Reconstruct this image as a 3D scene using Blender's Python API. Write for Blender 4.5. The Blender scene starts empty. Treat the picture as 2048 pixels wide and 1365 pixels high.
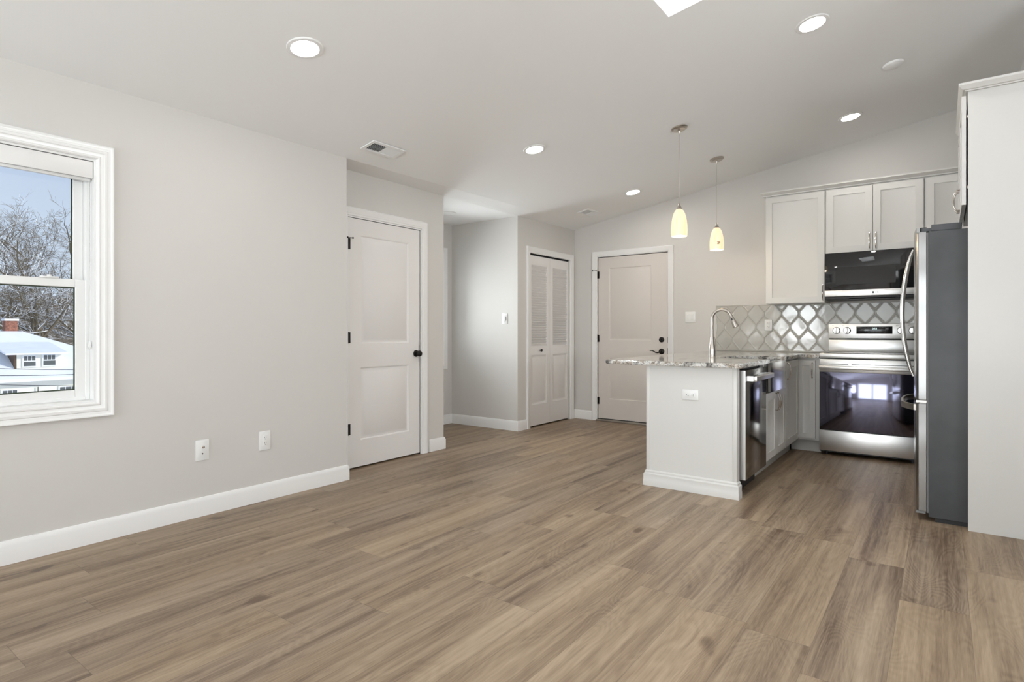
import bpy, bmesh, math, random
from mathutils import Vector, Matrix
random.seed(7)
C = bpy.context.scene.collection
R90 = math.pi/2

# ------------------------------------------------------------ camera
SC = bpy.context.scene
cam = bpy.data.cameras.new('camera'); cam_o = bpy.data.objects.new('camera', cam); C.objects.link(cam_o)
cam.sensor_width = 36.0; cam.lens = 1165/2048*36
cam_o.location = (0, 0, 1.12)
cam_o.rotation_euler = (R90, 0, math.atan(862/1165))
cam.shift_y = -(682.5-664)/2048
cam.clip_start = .05; cam.clip_end = 400
SC.camera = cam_o
# ------------------------------------------------------------ exposure
SC.view_settings.view_transform = 'Standard'; SC.view_settings.look = 'None'
SC.view_settings.gamma = 1; SC.view_settings.use_curve_mapping = False
SC.view_settings.exposure = -0.02
# ------------------------------------------------------------ sky
w = bpy.data.worlds.new('winter_sky'); SC.world = w; w.use_nodes = True
nt = w.node_tree; nt.nodes.clear()
wo = nt.nodes.new('ShaderNodeOutputWorld'); bg = nt.nodes.new('ShaderNodeBackground')
tc = nt.nodes.new('ShaderNodeTexCoord'); sp = nt.nodes.new('ShaderNodeSeparateXYZ'); cr = nt.nodes.new('ShaderNodeValToRGB')
nt.links.new(tc.outputs['Generated'], sp.inputs[0]); nt.links.new(sp.outputs['Z'], cr.inputs[0])
cr.color_ramp.elements[0].position = 0.0; cr.color_ramp.elements[0].color = (.70, .80, .95, 1)
cr.color_ramp.elements[1].position = .45; cr.color_ramp.elements[1].color = (.46, .60, .88, 1)
nt.links.new(cr.outputs[0], bg.inputs[0]); bg.inputs[1].default_value = 1.0
nt.links.new(bg.outputs[0], wo.inputs[0])
# ------------------------------------------------------------ sun
sl = bpy.data.lights.new('sun', 'SUN'); sl.energy = 3.0; sl.angle = math.radians(3); sl.color = (1, .96, .9)
so = bpy.data.objects.new('sun', sl); C.objects.link(so)
so.rotation_euler = Vector((-.75, -.8, -.42)).to_track_quat('-Z', 'Y').to_euler()
# ------------------------------------------------------------ fill lamps added outside the panes for daylight, some aimed up at the ceiling
def daylight(name, loc, direction, sx, sy, power, col=(.93, .965, 1)):
    l = bpy.data.lights.new(name, 'AREA'); l.shape = 'RECTANGLE'; l.size = sx; l.size_y = sy; l.energy = power; l.color = col
    o = bpy.data.objects.new(name, l); C.objects.link(o); o.location = loc
    o.rotation_euler = Vector(direction).to_track_quat('-Z', 'Z').to_euler()
    return o
daylight('daylight_patio', (-.9, -3.15, 1.1), (0, 1, .05), 2.5, 2.1, 88)
daylight('daylight_front', (-2.9, -3.15, 1.4), (.0, 1, .8), 1.0, 1.3, 90)
daylight('daylight_side', (-4.15, -1.3, 1.4), (1, .15, 1.6), 1.0, 1.4, 290)
daylight('daylight_hall', (-5.2, 4.72, 1.42), (1, 0, .1), .9, 1.35, 60)
daylight('daylight_skylight', (-.95, 2.6, 3.75), (0, 0, -1), .56, 1.08, 60)
daylight('fill_right', (3.6, .6, 1.4), (-1, .15, 2.0), 1.6, 1.3, 290)  # added fill lamp, aimed up to brighten the ceiling and alcove

# ============================================================ helpers
class MB:
    def __init__(s): s.bm = bmesh.new(); s.M = Matrix()
    def V(s, p): return s.bm.verts.new(s.M @ Vector(p))
    def face(s, vs):
        try: return s.bm.faces.new(vs)
        except ValueError: return None
    def quad(s, *ps): return s.face([s.V(p) for p in ps])
    def box(s, x0, y0, z0, x1, y1, z1, bev=0, seg=2):
        g = s.bm if not bev else bmesh.new()
        M = s.M
        vs = [g.verts.new((M if not bev else Matrix()) @ Vector(p)) for p in
              ((x0,y0,z0),(x1,y0,z0),(x1,y1,z0),(x0,y1,z0),(x0,y0,z1),(x1,y0,z1),(x1,y1,z1),(x0,y1,z1))]
        for f in ((0,3,2,1),(4,5,6,7),(0,1,5,4),(1,2,6,5),(2,3,7,6),(3,0,4,7)): g.faces.new([vs[i] for i in f])
        if bev:
            bmesh.ops.bevel(g, geom=list(g.edges), offset=bev, segments=seg, affect='EDGES', profile=.5)
            s.merge(g)
        return s
    def merge(s, g):
        m = {v: s.bm.verts.new(s.M @ v.co) for v in g.verts}
        for f in g.faces: s.face([m[v] for v in f.verts])
        g.free()
    def lathe(s, prof, seg=32, c=(0,0,0), axis='Z', cap=True):
        rings = []
        for r, h in prof:
            ring = []
            for i in range(seg):
                a = 2*math.pi*i/seg; u, v = r*math.cos(a), r*math.sin(a)
                p = {'Z': (u, v, h), 'Y': (u, h, -v), 'X': (h, u, v)}[axis]
                ring.append(s.V((c[0]+p[0], c[1]+p[1], c[2]+p[2])))
            rings.append(ring)
        for a, b in zip(rings, rings[1:]):
            for i in range(seg): s.face([a[i], a[(i+1)%seg], b[(i+1)%seg], b[i]])
        if cap:
            for r in (rings[0], rings[-1]): s.face(r)
        return s
    def cyl(s, c, r, h, axis='Z', seg=24): return s.lathe([(r, 0), (r, h)], seg, c, axis)
    def tube(s, pts, r, seg=12, cap=True):
        pts = [Vector(p) for p in pts]; n = len(pts); rr = r if isinstance(r, (list, tuple)) else [r]*n
        t0 = (pts[1]-pts[0]).normalized(); up = Vector((0,0,1)) if abs(t0.z) < .9 else Vector((1,0,0))
        u = t0.cross(up).normalized(); rings = []
        for i in range(n):
            t = ((pts[min(i+1,n-1)]-pts[max(i-1,0)])).normalized()
            u = (u - t*u.dot(t)).normalized(); v = t.cross(u)
            rings.append([s.V(pts[i]+(u*math.cos(2*math.pi*k/seg)+v*math.sin(2*math.pi*k/seg))*rr[i]) for k in range(seg)])
        for a, b in zip(rings, rings[1:]):
            for k in range(seg): s.face([a[k], a[(k+1)%seg], b[(k+1)%seg], b[k]])
        if cap: s.face(rings[0]); s.face(rings[-1])
        return s
    def prism(s, poly, a0, a1, axis='Z'):
        f = {'Z': lambda u,v,h:(u,v,h), 'Y': lambda u,v,h:(u,h,v), 'X': lambda u,v,h:(h,u,v)}[axis]
        A = [s.V(f(u,v,a0)) for u,v in poly]; B = [s.V(f(u,v,a1)) for u,v in poly]
        s.face(A); s.face(B)
        for i in range(len(poly)): s.face([A[i], A[(i+1)%len(poly)], B[(i+1)%len(poly)], B[i]])
        return s
    def sweep_rect(s, w, h, prof, x0=0, z0=0, y=0, closed=True, bottom=True):
        """picture-frame moulding round a w x h rectangle; prof: (outward, out-of-wall) points"""
        cs = [(x0,z0,-1,-1),(x0,z0+h,-1,1),(x0+w,z0+h,1,1),(x0+w,z0,1,-1)]
        rings = []
        for (cx,cz,sx,sz) in cs:
            rings.append([s.V((cx+sx*o, y-d, cz+(sz*o if (bottom or sz>0) else 0))) for o, d in prof])
        m = len(prof); pairs = [(0,1),(1,2),(2,3)] + ([(3,0)] if bottom else [])
        for a, b in pairs:
            for k in range(m): s.face([rings[a][k], rings[b][k], rings[b][(k+1)%m], rings[a][(k+1)%m]])
        if not bottom: s.face(rings[0]); s.face(rings[3])
        return s
    def slab(s, w, h, t, panels, prof, x0=0, z0=0, yf=0):
        """door slab; front at y=yf facing -y, back at yf+t; each panel (xa,za,xb,zb) is worked with prof rings (inset, depth)"""
        xs = sorted({x0, x0+w, *[p[0] for p in panels], *[p[2] for p in panels]})
        zs = sorted({z0, z0+h, *[p[1] for p in panels], *[p[3] for p in panels]})
        for i in range(len(xs)-1):
            for j in range(len(zs)-1):
                cx, cz = (xs[i]+xs[i+1])/2, (zs[j]+zs[j+1])/2
                if any(p[0]<cx<p[2] and p[1]<cz<p[3] for p in panels): continue
                s.quad((xs[i],yf,zs[j]),(xs[i+1],yf,zs[j]),(xs[i+1],yf,zs[j+1]),(xs[i],yf,zs[j+1]))
        for (xa,za,xb,zb) in panels:
            ring = [(xa,yf,za),(xb,yf,za),(xb,yf,zb),(xa,yf,zb)]
            for ins, dep in prof:
                r2 = [(xa+ins,yf+dep,za+ins),(xb-ins,yf+dep,za+ins),(xb-ins,yf+dep,zb-ins),(xa+ins,yf+dep,zb-ins)]
                for k in range(4): s.quad(ring[k], ring[(k+1)%4], r2[(k+1)%4], r2[k])
                ring = r2
            s.quad(*ring)
        a, b, c, d, y1 = x0, x0+w, z0, z0+h, yf+t
        s.quad((a,yf,c),(a,y1,c),(b,y1,c),(b,yf,c)); s.quad((a,yf,d),(b,yf,d),(b,y1,d),(a,y1,d))
        s.quad((a,yf,c),(a,yf,d),(a,y1,d),(a,y1,c)); s.quad((b,yf,c),(b,y1,c),(b,y1,d),(b,yf,d))
        s.quad((a,y1,c),(a,y1,d),(b,y1,d),(b,y1,c))
        return s

def obj(name, mb, mat, parent=None, label=None, loc=None, smooth=True, weld=True):
    bm = mb.bm
    if weld: bmesh.ops.remove_doubles(bm, verts=bm.verts, dist=1e-5)
    bmesh.ops.recalc_face_normals(bm, faces=bm.faces)
    if smooth:
        for f in bm.faces: f.smooth = True
        for e in bm.edges:
            if len(e.link_faces) != 2 or e.calc_face_angle(0) > .6: e.smooth = False
    me = bpy.data.meshes.new(name); bm.to_mesh(me); bm.free()
    for m in (mat if isinstance(mat, (list, tuple)) else [mat]): me.materials.append(m)
    o = bpy.data.objects.new(name, me); C.objects.link(o)
    if parent: o.parent = parent
    if loc: o.location = loc
    if label: o['label'] = label
    return o
def tag(o, label, cat, group=None, kind=None):
    o['label'] = label; o['category'] = cat
    if group: o['group'] = group
    if kind: o['kind'] = kind
    return o
def thing(name, label, cat, loc=(0,0,0), rotz=0, group=None, kind=None):
    o = bpy.data.objects.new(name, None); C.objects.link(o); o.location = loc; o.rotation_euler = (0,0,rotz)
    o.empty_display_size = .05
    return tag(o, label, cat, group, kind)
def dup(root, loc, rotz, label, group=None):
    r = root.copy(); C.objects.link(r); r.location = loc; r.rotation_euler = (0,0,rotz); r['label'] = label
    if group: r['group'] = group
    for ch in list(root.children):
        c = ch.copy(); C.objects.link(c); c.parent = r
        for g in list(ch.children):
            d = g.copy(); C.objects.link(d); d.parent = c
    return r
def text_mesh(name, body, size, mat, parent, loc, rot=(R90,0,0), extrude=.0004):
    cu = bpy.data.curves.new(name, 'FONT'); cu.body = body; cu.size = size; cu.extrude = extrude; cu.align_x = 'CENTER'; cu.align_y = 'CENTER'
    t = bpy.data.objects.new(name+'_src', cu); C.objects.link(t)
    dg = bpy.context.evaluated_depsgraph_get()
    me = bpy.data.meshes.new_from_object(t.evaluated_get(dg)); me.name = name
    bpy.data.objects.remove(t); me.materials.clear(); me.materials.append(mat)
    o = bpy.data.objects.new(name, me); C.objects.link(o); o.parent = parent; o.location = loc; o.rotation_euler = rot
    return o

# ============================================================ materials
def N(t, kind, **kw):
    n = t.nodes.new('ShaderNode'+kind)
    for k, v in kw.items(): setattr(n, k, v)
    return n
def mat(name, col, rough=.5, metal=0, bump=0, bscale=200, var=0, vscale=3, spec=.5, emit=None, estr=0, coat=0, aniso=0, rvar=0):
    m = bpy.data.materials.new(name); m.use_nodes = True; t = m.node_tree; b = t.nodes['Principled BSDF']
    b.inputs['Base Color'].default_value = (*col, 1); b.inputs['Roughness'].default_value = rough; b.inputs['Metallic'].default_value = metal
    b.inputs['Specular IOR Level'].default_value = spec; b.inputs['Coat Weight'].default_value = coat
    b.inputs['Anisotropic'].default_value = aniso
    tcn = N(t, 'TexCoord')
    if var:
        n = N(t, 'TexNoise'); n.inputs['Scale'].default_value = vscale; n.inputs['Detail'].default_value = 4
        t.links.new(tcn.outputs['Object'], n.inputs['Vector'])
        r = N(t, 'ValToRGB'); r.color_ramp.elements[0].position = .35; r.color_ramp.elements[1].position = .65
        r.color_ramp.elements[0].color = (*[c*(1-var) for c in col], 1); r.color_ramp.elements[1].color = (*[min(1, c*(1+var)) for c in col], 1)
        t.links.new(n.outputs['Fac'], r.inputs[0]); t.links.new(r.outputs[0], b.inputs['Base Color'])
        if rvar:
            mr = N(t, 'MapRange'); mr.inputs[3].default_value = rough-rvar; mr.inputs[4].default_value = rough+rvar
            t.links.new(n.outputs['Fac'], mr.inputs[0]); t.links.new(mr.outputs[0], b.inputs['Roughness'])
    if bump:
        n = N(t, 'TexNoise'); n.inputs['Scale'].default_value = bscale; n.inputs['Detail'].default_value = 3
        t.links.new(tcn.outputs['Object'], n.inputs['Vector'])
        bp = N(t, 'Bump'); bp.inputs['Strength'].default_value = bump; bp.inputs['Distance'].default_value = .002
        t.links.new(n.outputs['Fac'], bp.inputs['Height']); t.links.new(bp.outputs[0], b.inputs['Normal'])
    if emit: b.inputs['Emission Color'].default_value = (*emit, 1); b.inputs['Emission Strength'].default_value = estr
    return m
M = {}
M['wall'] = mat('wall_paint', (.665, .645, .617), .55, bump=.05, bscale=400, var=.008, vscale=1.5)
M['ceil'] = mat('ceiling_paint', (.90, .90, .895), .8, bump=.04, bscale=300)
M['trim'] = mat('white_trim_paint', (.86, .855, .845), .32, bump=.02, bscale=150)
M['door'] = mat('door_paint', (.82, .80, .785), .4, bump=.03, bscale=120)
M['entry'] = mat('entry_door_paint', (.70, .65, .605), .45, bump=.03, bscale=120)
M['cab'] = mat('cabinet_lacquer', (.70, .69, .665), .35, bump=.015, bscale=100)
M['black'] = mat('black_hardware', (.018, .016, .015), .4, metal=.6)
M['dark'] = mat('dark_gap', (.015, .015, .015), .8)
M['rubber'] = mat('black_plastic', (.02, .02, .022), .45)
M['nickel'] = mat('brushed_nickel', (.52, .48, .44), .28, metal=1, bump=.02, bscale=500)
M['chrome'] = mat('polished_nickel', (.60, .56, .52), .16, metal=1)
M['plate'] = mat('white_plastic', (.86, .86, .85), .3)
M['lens'] = mat('downlight_lens', (1, 1, 1), .5, emit=(1, .95, .89), estr=105)
M['lensoff'] = mat('downlight_lens_off', (.9, .9, .9), .4)
M['glassblack'] = mat('black_glass', (.012, .012, .014), .04, spec=.7)
M['ovenglass'] = mat('coated_oven_glass', (.22, .22, .31), .07, metal=1)
M['screen'] = mat('display_panel', (.012, .012, .013), .12)
M['digits'] = mat('display_digits', (.6, .8, .8), .5, emit=(.75, .95, .95), estr=1.1)
M['print'] = mat('grey_print', (.25, .25, .26), .5)
M['print2'] = mat('faint_print', (.16, .16, .17), .5)
M['fridge_side'] = mat('fridge_side_paint', (.070, .074, .079), .42, bump=.2, bscale=700, var=.16, vscale=4, rvar=.08)
M['gasket'] = mat('grey_gasket', (.2, .2, .2), .6)
M['toe'] = mat('toe_kick_paint', (.60, .59, .56), .5)
M['snow'] = mat('snow', (.93, .94, .97), .7, var=.03, vscale=1.5)
M['siding'] = mat('cream_siding', (.84, .82, .72), .7)
M['winpane'] = mat('old_window_pane', (.10, .11, .11), .2)
M['brick'] = mat('chimney_brick', (.30, .12, .08), .9, var=.4, vscale=14)
M['recess_dark'] = mat('dark_recess', (.10, .06, .04), .9)
M['wire'] = mat('power_cable', (.05, .05, .055), .7)

def steel(name, stretch, base=.62, rough=.2, bumps=.05, wav=0):
    m = bpy.data.materials.new(name); m.use_nodes = True; t = m.node_tree; b = t.nodes['Principled BSDF']
    b.inputs['Metallic'].default_value = 1; b.inputs['Base Color'].default_value = (base, base*.985, base*.965, 1)
    tcn = N(t, 'TexCoord'); mp = N(t, 'Mapping'); mp.inputs['Scale'].default_value = stretch
    n = N(t, 'TexNoise'); n.inputs['Scale'].default_value = 1; n.inputs['Detail'].default_value = 2
    t.links.new(tcn.outputs['Object'], mp.inputs[0]); t.links.new(mp.outputs[0], n.inputs['Vector'])
    mr = N(t, 'MapRange'); mr.inputs[3].default_value = rough-.04; mr.inputs[4].default_value = rough+.05
    t.links.new(n.outputs['Fac'], mr.inputs[0]); t.links.new(mr.outputs[0], b.inputs['Roughness'])
    bp = N(t, 'Bump'); bp.inputs['Strength'].default_value = bumps; bp.inputs['Distance'].default_value = .001
    t.links.new(n.outputs['Fac'], bp.inputs['Height'])
    if wav:
        n2 = N(t, 'TexNoise'); n2.inputs['Scale'].default_value = 5; n2.inputs['Detail'].default_value = 0
        t.links.new(tcn.outputs['Object'], n2.inputs['Vector'])
        b2 = N(t, 'Bump'); b2.inputs['Strength'].default_value = wav; b2.inputs['Distance'].default_value = .02
        t.links.new(n2.outputs['Fac'], b2.inputs['Height']); t.links.new(b2.outputs[0], bp.inputs['Normal'])
    t.links.new(bp.outputs[0], b.inputs['Normal'])
    return m
M['steel'] = steel('stainless_steel', (2, 2, 160), .84, .34, .0)
M['handle'] = mat('satin_steel_handle', (.66, .65, .63), .24, metal=1)
M['steel_v'] = steel('stainless_steel_door', (900, 900, 3), .36, .24, .03, .3)
M['steel_dw'] = steel('dark_stainless_front', (3, 3, 900), .34, .10)
M['steel_sink'] = steel('stainless_sink', (3, 3, 700), .60, .16)

def floor_mat():
    m = bpy.data.materials.new('vinyl_plank_floor'); m.use_nodes = True; t = m.node_tree; b = t.nodes['Principled BSDF']; L = t.links.new
    def math_(op, a, bb=None, c=None):
        n = N(t, 'Math', operation=op)
        for i, v in enumerate((a, bb, c)):
            if v is None: continue
            if isinstance(v, (int, float)): n.inputs[i].default_value = v
            else: L(v, n.inputs[i])
        return n.outputs[0]
    tcn = N(t, 'TexCoord'); s = N(t, 'SeparateXYZ'); L(tcn.outputs['Object'], s.inputs[0])
    X, Y = s.outputs[0], s.outputs[1]
    cx = math_('DIVIDE', math_('SUBTRACT', X, .085), .2313); col = math_('FLOOR', cx); fx = math_('SUBTRACT', cx, col)
    wn = N(t, 'TexWhiteNoise', noise_dimensions='1D'); L(col, wn.inputs['W'])
    cy = math_('ADD', math_('DIVIDE', Y, 1.22), math_('MULTIPLY', wn.outputs['Value'], 3.7)); row = math_('FLOOR', cy); fy = math_('SUBTRACT', cy, row)
    cmb = N(t, 'CombineXYZ'); L(col, cmb.inputs[0]); L(row, cmb.inputs[1])
    wid = N(t, 'TexWhiteNoise', noise_dimensions='3D'); L(cmb.outputs[0], wid.inputs['Vector'])
    rnd = wid.outputs['Value']
    gz = math_('MULTIPLY', rnd, 60)
    def noise(sx, sy, scale, detail=3, rough=.5, dist=0):
        c = N(t, 'CombineXYZ'); L(math_('MULTIPLY', X, sx), c.inputs[0]); L(math_('MULTIPLY', Y, sy), c.inputs[1]); L(gz, c.inputs[2])
        n = N(t, 'TexNoise'); n.inputs['Scale'].default_value = scale; n.inputs['Detail'].default_value = detail; n.inputs['Roughness'].default_value = rough
        n.inputs['Distortion'].default_value = dist
        L(c.outputs[0], n.inputs['Vector']); return n.outputs['Fac']
    broad = noise(10, .65, 1, 2, .5, .35)
    rings = math_('SINE', math_('MULTIPLY', noise(6.5, 1.4, 1, 1, .4, .5), 130))
    fine = noise(120, 3.0, 1, 3, .6)
    pores = noise(300, 14, 1, 2, .6)
    knots = noise(9, 5, 1, 1, .4)
    mid = noise(26, 1.1, 1, 3, .55, .3)
    r = N(t, 'ValToRGB'); e = r.color_ramp.elements
    e[0].position = .28; e[0].color = (.120, .076, .047, 1); e[1].position = .72; e[1].color = (.375, .280, .190, 1)
    k = e.new(.5); k.color = (.258, .184, .119, 1)
    v = math_('ADD', .5, math_('MULTIPLY', math_('SUBTRACT', broad, .5), .66))
    v = math_('ADD', v, math_('MULTIPLY', math_('SUBTRACT', mid, .5), .42))
    v = math_('ADD', v, math_('MULTIPLY', math_('SUBTRACT', noise(60, 1.8, 1, 4, .65, .5), .5), .34))
    v = math_('ADD', v, math_('MULTIPLY', math_('SUBTRACT', fine, .5), .30))
    v = math_('ADD', v, math_('MULTIPLY', math_('MULTIPLY', rings, noise(5, 2.2, 1, 1)), .055))
    v = math_('ADD', v, math_('MULTIPLY', math_('SUBTRACT', rnd, .5), .07))
    v = math_('ADD', v, math_('MULTIPLY', math_('SUBTRACT', pores, .5), .22))
    kd = math_('MULTIPLY', math_('MAXIMUM', math_('SUBTRACT', knots, .70), 0), 2.6)
    v = math_('SUBTRACT', v, kd)
    L(v, r.inputs[0])
    # per-plank tone drift
    hs = N(t, 'HueSaturation'); L(r.outputs[0], hs.inputs['Color'])
    L(math_('ADD', .93, math_('MULTIPLY', wid.outputs['Value'], .10)), hs.inputs['Saturation'])
    # seams
    ex = math_('MINIMUM', fx, math_('SUBTRACT', 1, fx)); ey = math_('MINIMUM', fy, math_('SUBTRACT', 1, fy))
    seam = math_('MAXIMUM', math_('LESS_THAN', ex, .0045), math_('LESS_THAN', ey, .0011))
    mx = N(t, 'Mix', data_type='RGBA'); L(math_('MULTIPLY', seam, .45), mx.inputs[0]); L(hs.outputs[0], mx.inputs[6]); mx.inputs[7].default_value = (.09, .065, .045, 1)
    L(mx.outputs[2], b.inputs['Base Color'])
    L(math_('ADD', .36, math_('MULTIPLY', fine, .14)), b.inputs['Roughness'])
    b.inputs['Specular IOR Level'].default_value = .42
    bp = N(t, 'Bump'); bp.inputs['Strength'].default_value = .12; bp.inputs['Distance'].default_value = .002
    L(math_('SUBTRACT', math_('MULTIPLY', pores, .5), seam), bp.inputs['Height']); L(bp.outputs[0], b.inputs['Normal'])
    return m
M['floor'] = floor_mat()

def granite():
    m = bpy.data.materials.new('polished_granite'); m.use_nodes = True; t = m.node_tree; b = t.nodes['Principled BSDF']; L = t.links.new
    tcn = N(t, 'TexCoord'); mp = N(t, 'Mapping'); mp.inputs['Scale'].default_value = (1, .55, 1); mp.inputs['Rotation'].default_value = (0, 0, .5)
    L(tcn.outputs['Object'], mp.inputs[0])
    n1 = N(t, 'TexNoise'); n1.inputs['Scale'].default_value = 7; n1.inputs['Detail'].default_value = 6; n1.inputs['Distortion'].default_value = 1.6; L(mp.outputs[0], n1.inputs['Vector'])
    r = N(t, 'ValToRGB'); e = r.color_ramp.elements; e[0].position = .30; e[0].color = (.10, .10, .10, 1); e[1].position = .75; e[1].color = (.62, .57, .49, 1)
    for p, c in ((.40, (.30, .28, .26, 1)), (.47, (.62, .61, .58, 1)), (.55, (.80, .79, .76, 1)), (.64, (.42, .36, .30, 1))):
        k = e.new(p); k.color = c
    L(n1.outputs['Fac'], r.inputs[0])
    n2 = N(t, 'TexNoise'); n2.inputs['Scale'].default_value = 90; n2.inputs['Detail'].default_value = 3; L(tcn.outputs['Object'], n2.inputs['Vector'])
    r2 = N(t, 'ValToRGB'); r2.color_ramp.elements[0].position = .38; r2.color_ramp.elements[0].color = (.25, .24, .23, 1); r2.color_ramp.elements[1].position = .5; r2.color_ramp.elements[1].color = (1, 1, 1, 1)
    L(n2.outputs['Fac'], r2.inputs[0])
    mx = N(t, 'Mix', data_type='RGBA', blend_type='MULTIPLY'); mx.inputs[0].default_value = .75; L(r.outputs[0], mx.inputs[6]); L(r2.outputs[0], mx.inputs[7])
    L(mx.outputs[2], b.inputs['Base Color']); b.inputs['Roughness'].default_value = .06; b.inputs['Specular IOR Level'].default_value = .6
    return m
M['granite'] = granite()

def tile_mat():
    m = mat('glazed_grey_tile', (.47, .455, .415), .09, spec=.6, var=.05, vscale=5)
    t = m.node_tree; b = t.nodes['Principled BSDF']
    tcn = N(t, 'TexCoord'); n = N(t, 'TexNoise'); n.inputs['Scale'].default_value = 16; n.inputs['Detail'].default_value = 1
    t.links.new(tcn.outputs['Object'], n.inputs['Vector'])
    bp = N(t, 'Bump'); bp.inputs['Strength'].default_value = .07; bp.inputs['Distance'].default_value = .006
    t.links.new(n.outputs['Fac'], bp.inputs['Height']); t.links.new(bp.outputs[0], b.inputs['Normal'])
    return m
M['tile'] = tile_mat(); M['grout'] = mat('tile_grout', (.60, .58, .53), .9)

def pane_mat():
    m = bpy.data.materials.new('window_glass'); m.use_nodes = True; t = m.node_tree; t.nodes.clear()
    o = N(t, 'OutputMaterial'); a = N(t, 'BsdfTransparent'); g = N(t, 'BsdfGlossy'); g.inputs['Roughness'].default_value = .02
    f = N(t, 'Fresnel'); f.inputs[0].default_value = 1.45; mx = N(t, 'MixShader')
    a.inputs[0].default_value = (.97, .98, .97, 1)
    t.links.new(f.outputs[0], mx.inputs[0]); t.links.new(a.outputs[0], mx.inputs[1]); t.links.new(g.outputs[0], mx.inputs[2]); t.links.new(mx.outputs[0], o.inputs[0])
    return m
M['pane'] = pane_mat()

def shade_mat():
    m = bpy.data.materials.new('ribbed_amber_glass'); m.use_nodes = True; t = m.node_tree; b = t.nodes['Principled BSDF']; L = t.links.new
    tcn = N(t, 'TexCoord'); mp = N(t, 'Mapping'); mp.inputs['Scale'].default_value = (60, 60, 5); n = N(t, 'TexNoise'); n.inputs['Scale'].default_value = 1; n.inputs['Detail'].default_value = 2
    L(tcn.outputs['Object'], mp.inputs[0]); L(mp.outputs[0], n.inputs['Vector'])
    r = N(t, 'ValToRGB'); r.color_ramp.elements[0].position = .3; r.color_ramp.elements[0].color = (1, .74, .44, 1); r.color_ramp.elements[1].position = .65; r.color_ramp.elements[1].color = (1, .84, .62, 1)
    L(n.outputs['Fac'], r.inputs[0]); L(r.outputs[0], b.inputs['Emission Color']); b.inputs['Emission Strength'].default_value = .86
    b.inputs['Base Color'].default_value = (.50, .40, .24, 1); b.inputs['Roughness'].default_value = .25
    return m
M['shade'] = shade_mat()
M['bulb'] = mat('lit_bulb', (1, 1, 1), .5, emit=(1, .85, .6), estr=12)

def branch_mat(dark):
    m = bpy.data.materials.new('snowy_bark'); m.use_nodes = True; t = m.node_tree; b = t.nodes['Principled BSDF']; L = t.links.new
    g = N(t, 'NewGeometry'); s = N(t, 'SeparateXYZ'); L(g.outputs['Normal'], s.inputs[0])
    n = N(t, 'TexNoise'); n.inputs['Scale'].default_value = 2.2
    tcn = N(t, 'TexCoord'); L(tcn.outputs['Object'], n.inputs['Vector'])
    a = N(t, 'Math', operation='ADD'); L(s.outputs[2], a.inputs[0]); L(n.outputs['Fac'], a.inputs[1])
    r = N(t, 'ValToRGB'); r.color_ramp.elements[0].position = .86; r.color_ramp.elements[0].color = (*dark, 1); r.color_ramp.elements[1].position = 1.0; r.color_ramp.elements[1].color = (.9, .92, .95, 1)
    L(a.outputs[0], r.inputs[0]); L(r.outputs[0], b.inputs['Base Color']); b.inputs['Roughness'].default_value = .9
    return m
M['bark'] = branch_mat((.15, .115, .07))
def woods():
    m = mat('winter_undergrowth', (.15, .12, .085), .95); t = m.node_tree; b = t.nodes['Principled BSDF']
    tcn = N(t, 'TexCoord'); mp = N(t, 'Mapping'); mp.inputs['Scale'].default_value = (1, 1, .45); n = N(t, 'TexNoise'); n.inputs['Scale'].default_value = 2.6; n.inputs['Detail'].default_value = 9; n.inputs['Roughness'].default_value = .75; n.inputs['Distortion'].default_value = .8
    t.links.new(tcn.outputs['Object'], mp.inputs[0]); t.links.new(mp.outputs[0], n.inputs['Vector'])
    r = N(t, 'ValToRGB'); e = r.color_ramp.elements; e[0].position = .36; e[0].color = (.055,.04,.025,1); e[1].position = .62; e[1].color = (.80,.82,.84,1)
    for p, c in ((.48, (.17,.13,.09,1)), (.555, (.27,.22,.16,1))): k = e.new(p); k.color = c
    t.links.new(n.outputs['Fac'], r.inputs[0]); t.links.new(r.outputs[0], b.inputs['Base Color']); return m
M['woods'] = woods()

# ============================================================ the setting
XL, XA, YB, XH = -3.625, -3.85, 6.57, -4.85       # left wall, door alcove wall, back wall, hall window wall
RIDGE, SL = .487, .169
def cz(x, y):
    base = 2.442 + SL*(x+3.85)
    k = min(1, max(0, (x+3.85)/.225)); q = min(1, max(0, (y-2.797)/(YB-2.797))); q = q*q*(3-2*q)
    fade = 1 if x < XL else max(0, 1-(x-XL)/1.5)
    q2 = min(1, max(0, (y-5.31)/(YB-5.31))); q2 = q2*q2*(3-2*q2)
    base -= (.018*(1-q2)+.028*k*(1-q))*fade
    if x > RIDGE: base = 2.442+SL*(RIDGE+3.85) - SL*(x-RIDGE)
    return base
def struct(o, label, cat): return tag(o, label, cat, kind='structure')

def wall(name, label, axis, c0, c1, a0, a1, top, openings=(), m='wall', z0=0):
    """axis 'x': wall plane x in [c0,c1], runs along y a0..a1; openings (a,b,za,zb)"""
    mb = MB(); az = sorted({a0, a1, *[o[0] for o in openings], *[o[1] for o in openings]}); zz = sorted({z0, top, *[o[2] for o in openings], *[o[3] for o in openings]})
    for i in range(len(az)-1):
        for j in range(len(zz)-1):
            ca, cc = (az[i]+az[i+1])/2, (zz[j]+zz[j+1])/2
            if any(o[0] < ca < o[1] and o[2] < cc < o[3] for o in openings): continue
            if axis == 'x': mb.box(c0, az[i], zz[j], c1, az[i+1], zz[j+1])
            else: mb.box(az[i], c0, zz[j], az[i+1], c1, zz[j+1])
    return struct(obj(name, mb, M[m], weld=False), label, 'wall')
mb = MB(); mb.box(-5.1, -3.0, -.12, 3.5, YB+.2, 0)
struct(obj('floor', mb, M['floor']), 'brown oak look vinyl plank floor running through the open room', 'floor')
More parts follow.
